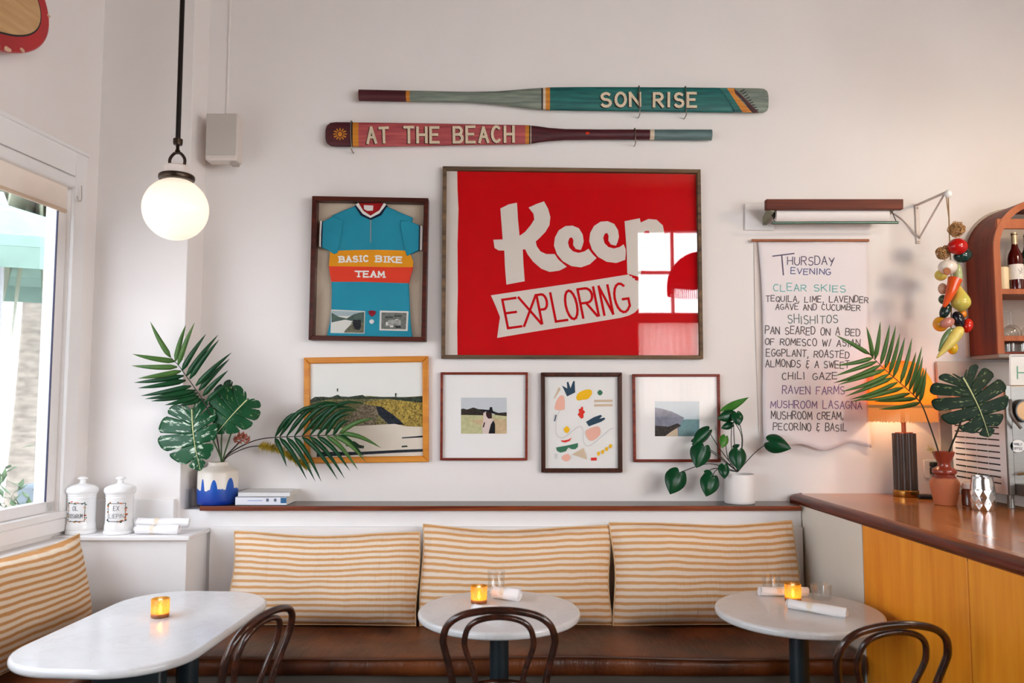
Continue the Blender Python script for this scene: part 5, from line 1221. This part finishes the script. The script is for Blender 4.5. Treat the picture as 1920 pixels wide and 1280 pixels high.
monstera('monstera_leaf', 'dark green monstera leaf in the terracotta vase before the espresso machine', (895, 365), (1060, 742), .205, .185, C4, 4.08, mon_d, [(795, 860), (830, 770), (880, 640), (900, 470)], stem_d, 7, .32, .07, -.05, ys=Yt, gp=.11)
# dried pale flower
o = thing('dried_flower', 'pale dried flower head at the rim of the terracotta vase', 'flower', P(*C4(735, 850), Yt))
c0 = P(*C4(690, 815), Yt-.02); b = MB(); r = random.Random(9)
for k in range(90):
    d = Vector((r.gauss(0, 1), r.gauss(0, .7), r.gauss(0, .8))).normalized(); e = d.cross(Vector((.3, 1, 0))).normalized()*.0028; L_ = r.uniform(.012, .032)
    b.add([c0+d*.003-e, c0+d*.003+e, c0+d*L_+e*.4], [(0, 1, 2)])
put(b, 'flower_head', M('dried_cream', (222, 190, 130), .9, var=.2, vs=40), o, smooth=0, solid=.0012)
put(MB().tube([P(*C4(750, 865), Yt), c0], .003, 6), 'stem', stem_b, o)

# ------------------------------------------------------------------ potted plant
pc = Vector(((1379-960)/F*4.83*1.005, 4.825, sz))
o = thing('potted_plant', 'leafy plant with heart shaped leaves in a white pot on the shelf', 'plant', (pc.x, pc.y, sz))
w_ = .091
put(MB().lathe([(.002, .0005), (w_-.006, .0005), (w_-.002, .004), (w_, .02), (w_+.002, .172), (w_+.001, .175), (w_-.005, .175), (w_-.007, .15), (.002, .149)], (pc.x, pc.y, sz), 40, cap=False), 'pot', M('pot_white', (232, 228, 226), .45, var=.01), o, smooth=50)
put(MB().lathe([(.001, .153), (w_-.008, .15)], (pc.x, pc.y, sz), 24, cap=False), 'soil', M('soil', (52, 40, 32), .95), o)
C5 = crop(1190, 690, 4.742); base = (915, 905)
lm = leafmat('philodendron', (18, 84, 44), (10, 54, 34), None, rough=.25); lm2 = leafmat('philodendron_new', (84, 142, 46), (40, 108, 42), None, rough=.3)
HEART = [(0, 0), (-.14, .2), (-.16, .45), (-.02, .78), (.2, .98), (.42, .95), (.65, .7), (.85, .34), (1.0, 0)]
def heart(base_px, tip_px, w_px, dy, mat, bow=.12, cup=.15, stem=None):
    Yl = pc.y+dy; B, T = P(*C5(*base_px), Yl), P(*C5(*tip_px), Yl-.015); ax = T-B; L = ax.length; ax.normalize()
    nrm = Vector((0, -1, 0)); nrm = (nrm-ax*nrm.dot(ax)).normalized(); rt = ax.cross(nrm); Wd = w_px*Yl/F/4.742
    out = curve([(a, b_, 0) for a, b_ in HEART], 4); b = MB(); rows = []
    for s_ in [x/8-1 for x in range(17)]:
        row = []
        for q_ in out:
            mt = max(0, q_.x)*.98 if q_.x > 0 else 0
            a = abs(s_); t = mt+(q_.x-mt)*a; row.append(B+ax*(t*L)+rt*(q_.y*Wd*s_)+nrm*(L*(bow*math.sin(math.pi*min(max(t, 0), 1)) - cup*a*a*q_.y + .05*a)))
        rows.append(row)
    b.grid(rows); lf = put(b, 'leaf', mat, o, smooth=80, solid=.001)
    s0 = P(*C5(*base), pc.y); c_ = stem or ((base[0]+base_px[0])/2, (base[1]+base_px[1])/2-30)
    put(MB().tube(curve([s0-Vector((0, 0, .012)), P(*C5(*c_), pc.y+dy*.5), B], 7), .0026, 6), 'stem', stem_d, o)
heart((800, 375), (1012, 258), 36, -.01, lm2, .05, .1, (950, 600)); heart((880, 415), (728, 450), 52, -.03, lm2 if 0 else lm, .05, .2, (885, 640)); heart((905, 400), (925, 512), 56, -.05, lm, .1, .2, (960, 640))
heart((865, 500), (765, 535), 34, -.02, lm, .1, .2, (860, 700)); heart((805, 610), (772, 712), 42, -.03, lm2, .1, .2, (830, 800)); heart((655, 555), (512, 690), 58, -.04, lm, .05, .3, (760, 720))
heart((520, 660), (612, 640), 36, -.02, lm); heart((615, 700), (545, 888), 96, -.06, lm, .05, .3, (760, 800)); heart((925, 735), (922, 908), 80, -.09, lm, .06, .3)
heart((795, 865), (797, 985), 52, -.08, lm, .1, .25); heart((395, 930), (312, 1122), 100, -.05, lm, .08, .25, (660, 850)); heart((690, 970), (632, 1142), 88, -.07, lm, .08, .25, (740, 900))
heart((625, 935), (705, 960), 40, -.05, lm, .1, .2, (720, 890)); heart((1195, 655), (1390, 715), 84, -.03, lm, .1, .35, (1060, 760)); heart((880, 705), (935, 678), 20, -.0, lm, .1, .2)
# ------------------------------------------------------------------ books
def book(x0, x1, y0, y1, z0, z1, name, label, cover, rz=0):
    o = thing('book', label, 'book', (x0, y0, z0), group='books on the shelf')
    put(MB().box(x0, x1, y0, y1, z0, z0+.003).box(x0, x1, y0, y1, z1-.003, z1).box(x0, x1, y0, y0+.003, z0, z1), 'cover', cover, o, bevel=.001)
    put(MB().box(x0+.003, x1-.003, y0+.0031, y1-.003, z0+.0031, z1-.0031), 'pages', M('pages', (226, 220, 210), .8), o)
    return o
yb_ = 4.72; a, c2 = P(441, 943, yb_), P(537, 943, yb_); zt1 = P(441, 931.5, yb_).z; zt2 = P(441, 922.5, yb_).z
lower = book(a.x, c2.x-.0, yb_, 4.925, sz+.001, zt1, 'b', 'lower white paperback with blue end block, lying flat right of the drip vase', M('cover_white', (226, 228, 236), .35, var=.01))
L = MB()
L.pxpoly([(526, 943), (537, 943), (537, 933), (526, 933)], yb_-.0006, 0)
for u in (501.5, 516): L.pxpoly([(u-2.4, 940), (u+2.4, 940), (u+2.4, 934.5), (u-2.4, 934.5)], yb_-.0006, 1)
L.pxpoly([(464, 939), (492, 939), (492, 937), (464, 937)], yb_-.0006, 2)
put(L, 'spine_print', [M('spine_blue', (22, 92, 140), .4), M('spine_grey', (96, 104, 120), .5), M('spine_pale', (176, 190, 226), .5)], lower, smooth=0)
book(P(446, 930, yb_).x, P(543, 930, yb_).x, yb_+.003, 4.925, zt1+.001, zt2, 'b', 'upper white book with grey cover lying on top of the other book', M('cover_grey', (222, 222, 222), .35, var=.03))
# ------------------------------------------------------------------ tumblers standing at the shelf end
def tumbler(x, y, z, r_, h_, label, group, taper=.9, name='water_glass'):
    clear = MATS.get('tumbler_glass') or pane('tumbler_glass', .07, (.985, .99, .99, 1), 0, .6)
    o = put(MB().lathe([(.001, .0005), (r_*taper, .0005), (r_*taper+.001, .002), (r_, h_), (r_-.0018, h_), (r_*taper-.0015, .012), (.001, .01)], (x, y, z), 32, cap=False), name, clear, None, loc=(x, y, z), smooth=50)
    return finish(o, label, 'glass', group)
for u, la in ((350, 'clear tumbler standing at the left shelf end, nearer the jars'), (365, 'clear tumbler standing between the other tumbler and the blue drip vase')):
    p = P(u, 952, 4.80 if u > 360 else 4.79); tumbler(p.x, p.y, 1.0755, .03, .115, la, 'clear tumblers at the shelf end')
# ------------------------------------------------------------------ apothecary jars
ct = .9745
def jar(u, label, lines, dx):
    y = 4.515; x = (u-960)/F*y*1.003
    o = thing('apothecary_jar', label, 'jar', (x, y, ct), group='apothecary jars')
    put(MB().lathe([(.002, .0005), (.077, .0005), (.08, .004), (.08, .016), (.076, .02), (.077, .026), (.077, .034), (.076, .039), (.076, .048), (.0735, .054), (.0725, .07), (.0725, .195), (.075, .203), (.072, .208), (.075, .214), (.076, .222)], (x, y, ct), 48, cap=False), 'jar_body', ceramic, o, smooth=35)
    put(MB().lathe([(.076, .222), (.081, .226), (.084, .236), (.083, .246), (.08, .254), (.06, .266), (.03, .274), (.018, .278), (.014, .288), (.016, .298), (.026, .302), (.027, .308), (.018, .314), (.002, .316)], (x, y, ct), 48, cap=False), 'lid', ceramic, o, smooth=40)
    R_ = .0729; f = lambda a, z: Vector((x+R_*math.sin(a/R_+dx), y-R_*math.cos(a/R_+dx), ct+z))
    L = MB(); r = random.Random(u)
    for zz in (.074, .172): ribbon(L, [(-.047+.094*i/16, zz) for i in range(17)], .003, f, 0)
    for aa in (-.047, .047): ribbon(L, [(aa, .074+.098*i/8) for i in range(9)], .003, f, 0)
    for i in range(40):
        e = r.choice((0, 1, 2, 3)); t_ = r.uniform(-1, 1)
        a_, z_ = ((t_*.047, .073+r.uniform(-.006, .005)) if e == 0 else (t_*.047, .173+r.uniform(-.004, .011)) if e == 1 else (-.05+r.uniform(-.006, .003), .123+t_*.048) if e == 2 else (.049+r.uniform(-.003, .006), .123+t_*.048))
        s_ = r.uniform(.002, .0045); ribbon(L, [(a_-s_, z_), (a_+s_, z_+r.uniform(-.002, .002))], s_*1.5, (lambda a, z: Vector((x+(R_+.0004)*math.sin(a/R_+dx), y-(R_+.0004)*math.cos(a/R_+dx), ct+z))), r.choice((1, 1, 2, 3, 0)))
    f2 = lambda a, z: Vector((x+(R_+.0004)*math.sin(a/R_+dx), y-(R_+.0004)*math.cos(a/R_+dx), ct+z))
    write(L, lines[0], (-.016, .134), (.014, .134), .024, .0024, f2, 4, up=1); write(L, lines[1], (-.037, .092), (.037, .092), .022, .0019, f2, 4, up=1)
    put(L, 'painted_label', [black, M('jar_orange', (206, 104, 50), .4), M('jar_green', (40, 104, 88), .4), M('jar_gold', (196, 150, 90), .4), M('jar_ink', (54, 62, 74), .5)], o, smooth=0)
jar(166, 'white apothecary jar lettered OL ROSARUM, next to the window', ('OL', 'ROSARUM'), .06)
jar(236, 'white apothecary jar lettered EX LIEPIN, next to the rolled napkins', ('EX', 'LIEPIN'), .22)
# ------------------------------------------------------------------ rolled napkins
def napkin_roll(A, B, r_, label, group, flatten=.85):
    A, B = Vector(A), Vector(B); o = thing('napkin_roll', label, 'napkin', (A+B)/2-Vector((0, 0, r_*flatten)), group=group)
    ax = (B-A).normalized(); sd = ax.cross(Vector((0, 0, 1))).normalized(); up = sd.cross(ax); n = 28; rows = []
    L = (B-A).length
    for i in range(15):
        t = i/14; row = []
        for k_ in range(n+1):
            th = 2*math.pi*k_/n; rr = r_*(1+.05*math.sin(th*2+t*5)+.03*math.sin(th*5+t*9)-.05*(abs(t-.4) < .08))
            row.append(A+ax*(t*L+.006*math.sin(th+1)*(1 if i in (0, 14) else 0))+sd*(rr*math.cos(th))+up*(rr*math.sin(th)*flatten))
        rows.append(row)
    b = MB().grid(rows, uv=False)
    for e, row in ((0, rows[0]), (1, rows[-1])):        # rolled end: a spiral going inwards
        sp_ = []
        c = A if e == 0 else B
        for i in range(46):
            th = i*.42; rr = r_*(.95-.9*i/46); sp_.append(c+ax*(.002 if e else -.002)+sd*(rr*math.cos(th))+up*(rr*math.sin(th)*flatten))
        b.tube(sp_, .0022, 5)
        b.poly([p_+ax*(-.006 if e else .006) for p_ in row[:-1]])
    put(b, 'rolled_cloth', napkin, o, smooth=60)
    c = A+(B-A)*.4; bd = []
    for d in (-.012, .012): bd.append([c+ax*d+sd*(r_*1.0*math.cos(2*math.pi*k_/n))+up*(r_*1.0*math.sin(2*math.pi*k_/n)*flatten) for k_ in range(n+1)])
    put(MB().grid(bd, uv=False), 'paper_band', M('band_cream', (240, 226, 206), .8), o, smooth=60)
    return o
def on(u, v, z): return PZ(u, v, z)
rz_ = .026
U = lambda u, y, z: Vector(((u-960)/F*y*1.003, y, z))
A, B = U(268, 4.475, ct+rz_), U(346, 4.475, ct+rz_)
napkin_roll(A, B, .029, 'front rolled napkin beside the apothecary jars', 'napkin rolls on the cabinet')
A2 = U(268, 4.53, ct+.058); B2 = U(364, 4.56, ct+.05)
napkin_roll(A2, B2, .029, 'rear rolled napkin behind another roll, beside the apothecary jars', 'napkin rolls on the cabinet')
# ------------------------------------------------------------------ tables
t = NT('white_marble'); v = t.coord('Object'); n = t.noise(v, 2.2, 8, .6); wv = t.n('ShaderNodeTexNoise'); wv.inputs['Scale'].default_value = 3.0; wv.inputs['Distortion'].default_value = 2.5; wv.inputs['Detail'].default_value = 6; t.l(v, wv.inputs[0])
vein = t.ramp(wv.outputs[0], (.47, (0, 0, 0, 1)), (.5, (1, 1, 1, 1)), (.53, (0, 0, 0, 1)))
t.base(t.mixc(t.math('MULTIPLY', vein, .3), t.ramp(n, (.3, srgb((206, 207, 208))), (.7, srgb((220, 221, 223)))), srgb((196, 196, 194))), .16); marble = t.m
TZ = .75
def slab(loop, z0, z1, mat, name, o, bev=.012):
    return put(MB().zprism(loop, z0, z1), name, mat, o, bevel=bev, seg=4, smooth=60)
def round_table(u, label):
    c = PZ(u, 1142, TZ); o = thing('bistro_table', label, 'table', (c.x, c.y, 0), group='round marble tables')
    R_ = 148*c.y/F
    slab([(c.x+R_*math.cos(2*math.pi*k/72), c.y+R_*math.sin(2*math.pi*k/72)) for k in range(72)], TZ-.034, TZ, marble, 'marble_top', o)
    put(MB().lathe([(.044, .02), (.044, TZ-.04), (.16, TZ-.039), (.16, TZ-.0345)], (c.x, c.y, 0), 32), 'column', dark_iron, o)
    put(MB().lathe([(.24, .001), (.24, .012), (.2, .02), (.06, .035), (.044, .06)], (c.x, c.y, 0), 40), 'base', dark_iron, o)
    return c
cB = round_table(936, 'round white marble table in the middle with bentwood chair in front')
cC = round_table(1496, 'round white marble table on the right beside the bar')
o = thing('oblong_table', 'oblong white marble table with rounded ends beside the window bench', 'table', (-1.55, 3.5, 0))
def rrect(cx, cy, hx, hy, r_, rot, n=14):
    q_ = []
    for k, (sx_, sy_) in enumerate(((1, 1), (-1, 1), (-1, -1), (1, -1))):
        for i in range(n+1):
            a = math.pi/2*(k+i/n); q_.append(((hx-r_)*sx_+r_*math.cos(a), (hy-r_)*sy_+r_*math.sin(a)))
    c, s_ = math.cos(rot), math.sin(rot)
    return [(cx+x*c-y*s_, cy+x*s_+y*c) for x, y in q_]
slab(rrect(-1.562, 3.52, .365, .6, .28, -.06), TZ-.034, TZ, marble, 'marble_top', o, .014)
put(MB().box(-1.66, -1.385, 3.2, 3.27, .03, TZ-.0345), 'wide_pedestal', dark_iron, o, bevel=.01)
put(MB().lathe([(.046, .02), (.046, TZ-.0345)], (-1.40, 3.5, 0), 28), 'column', dark_iron, o)
put(MB().box(-1.75, -1.3, 3.0, 3.8, .0, .03), 'base', dark_iron, o, bevel=.01)
put(MB().tube(curve([(-1.40, 3.3, TZ-.035), (-1.40, 3.3, TZ-.07), (-1.40, 3.27, TZ-.09), (-1.40, 3.25, TZ-.07)], 4), .005, 6), 'bag_hook', M('chrome', (200, 200, 200), .15, 1), o)
# ------------------------------------------------------------------ what stands on the tables
t = NT('amber_glass'); tr = t.n('ShaderNodeBsdfTransparent'); tr.inputs[0].default_value = srgb((252, 224, 160)); tl = t.n('ShaderNodeBsdfTranslucent'); tl.inputs[0].default_value = srgb((226, 178, 92)); gl_ = t.n('ShaderNodeBsdfGlossy'); gl_.inputs[1].default_value = .15
vor = t.n('ShaderNodeTexVoronoi'); vor.inputs['Scale'].default_value = 170; t.l(t.coord('Object'), vor.inputs[0])
m1 = t.n('ShaderNodeMixShader'); t.l(t.ramp(vor.outputs[0], (.2, (.2, .2, .2, 1)), (.6, (.65, .65, .65, 1))), m1.inputs[0]); m2 = t.n('ShaderNodeMixShader'); m2.inputs[0].default_value = .12
t.l(tr.outputs[0], m1.inputs[1]); t.l(tl.outputs[0], m1.inputs[2]); t.l(m1.outputs[0], m2.inputs[1]); t.l(gl_.outputs[0], m2.inputs[2]); t.l(m2.outputs[0], t.out.inputs[0]); amber = t.m
flame_m = emit('flame', (255, 220, 140), 20); wax = M('votive_wax', (240, 206, 140), .5)
def votive(x, y, label):
    z = TZ+.0005; o = thing('votive_candle', label, 'candle', (x, y, z), group='amber votive candles')
    put(MB().lathe([(.001, 0), (.037, 0), (.0385, .003), (.0395, .08), (.0375, .081), (.0365, .008), (.001, .006)], (x, y, z), 32, cap=False), 'glass_holder', amber, o, smooth=50)
    put(MB().lathe([(.001, .0065), (.036, .0075), (.036, .018), (.002, .017)], (x, y, z), 24), 'wax', wax, o)
    put(MB().lathe([(.0005, .018), (.006, .024), (.007, .031), (.004, .044), (.0005, .056)], (x, y, z), 12), 'flame', flame_m, o, smooth=80)
    lamp((x, y, z+.05), .1, (1, .78, .46), .012)
a = PZ(300, 1156, TZ); votive(a.x, a.y, 'lit amber votive candle on the oblong table')
a = PZ(898, 1130, TZ); votive(a.x, a.y, 'lit amber votive candle on the middle round table')
a = PZ(1487, 1126, TZ); cdl = a; votive(a.x, a.y, 'lit amber votive candle on the right round table')
a = PZ(930, 1112, TZ); tumbler(a.x, a.y+.06, TZ, .045, .1, 'clear tumbler on the middle round table behind napkins', 'clear tumblers on the round tables')
a = PZ(1446, 1112, TZ); tumbler(a.x, a.y, TZ, .044, .088, 'taller clear tumbler on the right round table, left of the candle', 'clear tumblers on the round tables')
a = PZ(1540, 1122, TZ); tumbler(a.x, a.y, TZ, .05, .07, 'low clear tumbler on the right round table, right of the candle', 'clear tumblers on the round tables')
zn_ = TZ+.0225
a = PZ(958, 1115, zn_)
napkin_roll((a.x-.085, a.y+.03, zn_+.007), (a.x+.04, a.y-.035, zn_+.007), .030, 'rolled napkin standing nearest the candle on the middle round table', 'napkin rolls on the tables', .95)
a = PZ(880, 1136, zn_); c2 = PZ(932, 1141, zn_)
napkin_roll((cB.x-.115, cB.y+.015-.09, zn_), (cB.x+.02, cB.y-.13, zn_), .0245, 'rolled napkin in front of the candle on the middle round table', 'napkin rolls on the tables', .85)
a = PZ(1478, 1131, zn_); c2 = PZ(1587, 1149, zn_)
napkin_roll(a, c2, .0245, 'rolled napkin lying in front on the right round table, end facing the bar', 'napkin rolls on the tables', .9)
a = PZ(1432, 1103, zn_); c2 = PZ(1520, 1108, zn_)
napkin_roll((cdl.x-.13, cdl.y+.10, zn_), (cdl.x+.10, cdl.y+.085, zn_), .0245, 'rolled napkin lying behind the candle on the right round table', 'napkin rolls on the tables', .9)
# ------------------------------------------------------------------ bentwood chairs
t = NT('bentwood'); n = t.noise(t.coord('Object', (4, 4, 4)), 5, 5)
t.base(t.ramp(n, (.35, srgb((38, 20, 14))), (.7, srgb((72, 36, 22)))), .2, 0, .6); bent = t.m
cane = M('cane_seat', (60, 34, 22), .5, bump=.4, bs=120)
def make_chair(label):
    o = thing('bentwood_chair', label, 'chair', (0, 0, 0), group='bentwood chairs', local=True)
    SZ = .455
    def back(x, z):      # the backrest leans away from the seat (towards -y)
        return Vector((x, -.195-.13*(max(0, z-SZ)/.46)**1.15, z))
    hp = [(-.172, SZ-.02), (-.178, .56), (-.19, .66), (-.212, .76), (-.216, .80), (-.198, .855), (-.15, .893), (-.075, .912), (0, .917), (.075, .912), (.15, .893), (.198, .855), (.216, .80), (.212, .76), (.19, .66), (.178, .56), (.172, SZ-.02)]
    put(MB().tube(curve([back(*p) for p in hp], 5), .0142, 12), 'outer_hoop', bent, o, smooth=60)
    ip = [(-.078, SZ-.005), (-.085, .56), (-.10, .66), (-.128, .745), (-.134, .79), (-.118, .845), (-.075, .876), (0, .888), (.075, .876), (.118, .845), (.134, .79), (.128, .745), (.10, .66), (.085, .56), (.078, SZ-.005)]
    put(MB().tube(curve([back(*p)+Vector((0, .004, 0)) for p in ip], 5), .0115, 12), 'inner_hoop', bent, o, smooth=60)
    seat = curve([(.2*math.cos(a)*(1 if math.sin(a) > 0 else .95), .02+.205*math.sin(a), SZ) for a in [2*math.pi*k/16 for k in range(16)]], 4, True)
    put(MB().tube(seat, .019, 10, closed=True, flat=.8), 'seat_rim', bent, o, smooth=60)
    put(MB().zprism([(p.x*.96, .02+(p.y-.02)*.96) for p in seat], SZ-.002, SZ+.007), 'seat', cane, o, smooth=30)
    for sx_ in (-1, 1):
        put(MB().tube(curve([(sx_*.15, .16, SZ-.012), (sx_*.165, .185, .25), (sx_*.19, .225, .001)], 5), [.017]*4+[.015]*4+[.012]*3, 10), 'leg', bent, o)
        put(MB().tube(curve([(sx_*.172, -.195, SZ-.02), (sx_*.178, -.205, .25), (sx_*.2, -.27, .001)], 5), [.0145]*6+[.012]*5, 10), 'leg', bent, o)
    put(MB().tube(curve([(.15*math.cos(a), .01+.16*math.sin(a), .21) for a in [2*math.pi*k/12 for k in range(12)]], 4, True), .0085, 8, closed=True), 'leg_ring', bent, o)
    return o
ch = make_chair('bentwood chair pulled up to the middle round table')
yc_ = 3.10
ch.location = ((936-960)/F*yc_, yc_+.32, 0)
d2 = dup(ch, ((1644-960)/F*2.9, 2.9+.32, 0), math.radians(8), 'bentwood chair between the right round table and the bar')
d3 = dup(ch, (-1.235, 3.15, 0), math.radians(75), 'bentwood chair turned sideways at the oblong table')
o = thing('added_bar_pendant', 'added brass dome pendant lamp over the bar, unseen, brightening the right side', 'lamp', (3.25, 3.3, 3.2))
put(MB().lathe([(.2, 0)]+[(.2*math.cos(math.radians(a)), .2*math.sin(math.radians(a))) for a in range(8, 88, 8)]+[(.012, .21)], (3.25, 3.3, 3.2), 32, cap=False), 'dome_shade', brass, o, smooth=60, solid=.004)
put(MB().ball((3.25, 3.3, 3.24), .05), 'bulb', MATS['bulb_glow'], o); put(MB().tube([(3.25, 3.3, 3.4), (3.25, 3.3, ZC)], .007, 8), 'cord', black, o)
lamp((3.25, 3.3, 3.13), 34, (1, .8, .58), .12)  # this pendant is added out of view to brighten the right wall and bar
# ------------------------------------------------------------------ behind the camera: what the picture glass mirrors
o = thing('fringed_pendant', 'dark dome pendant lamp with fringe, mirrored in the red flag glass', 'lamp', (2.85, -2.0, 3.4))
put(MB().lathe([(.5, 0)]+[(.5*math.cos(math.radians(a)), .5*math.sin(math.radians(a))) for a in range(8, 88, 8)]+[(.02, .52)], (2.85, -2.0, 3.45), 40, cap=False), 'dome_shade', M('dome_brown', (64, 40, 34), .8), o, smooth=60, solid=.01)
b = MB()
for k in range(90):
    a = 2*math.pi*k/90; b.tube([(2.85+.5*math.cos(a), -2+.5*math.sin(a), 3.46), (2.85+.5*math.cos(a), -2+.5*math.sin(a), 3.3)], .006, 4)
put(b, 'fringe', MATS['dome_brown'], o)
put(MB().tube([(2.85, -2, 3.96), (2.85, -2, ZC)], .008, 8), 'cord', black, o)
rows = [[Vector((2.06+2.33*i/120, YR+.06+.025*math.sin(i*1.1), z)) for i in range(121)] for z in (1.45, 2.2, 2.96)]
t = NT('sheer_curtain'); t.base(srgb((236, 214, 206)), .9); tl = t.n('ShaderNodeBsdfTranslucent'); tl.inputs[0].default_value = srgb((240, 218, 210)); ms = t.n('ShaderNodeMixShader'); ms.inputs[0].default_value = .6
t.l(t.b.outputs[0], ms.inputs[1]); t.l(tl.outputs[0], ms.inputs[2]); t.l(ms.outputs[0], t.out.inputs[0])
finish(put(MB().grid(rows), 'sheer_curtain', t.m, None, loc=(3.2, YR+.06, 1.45), smooth=80), 'pale sheer curtain over the lower street window, mirrored in picture glass', 'curtain')
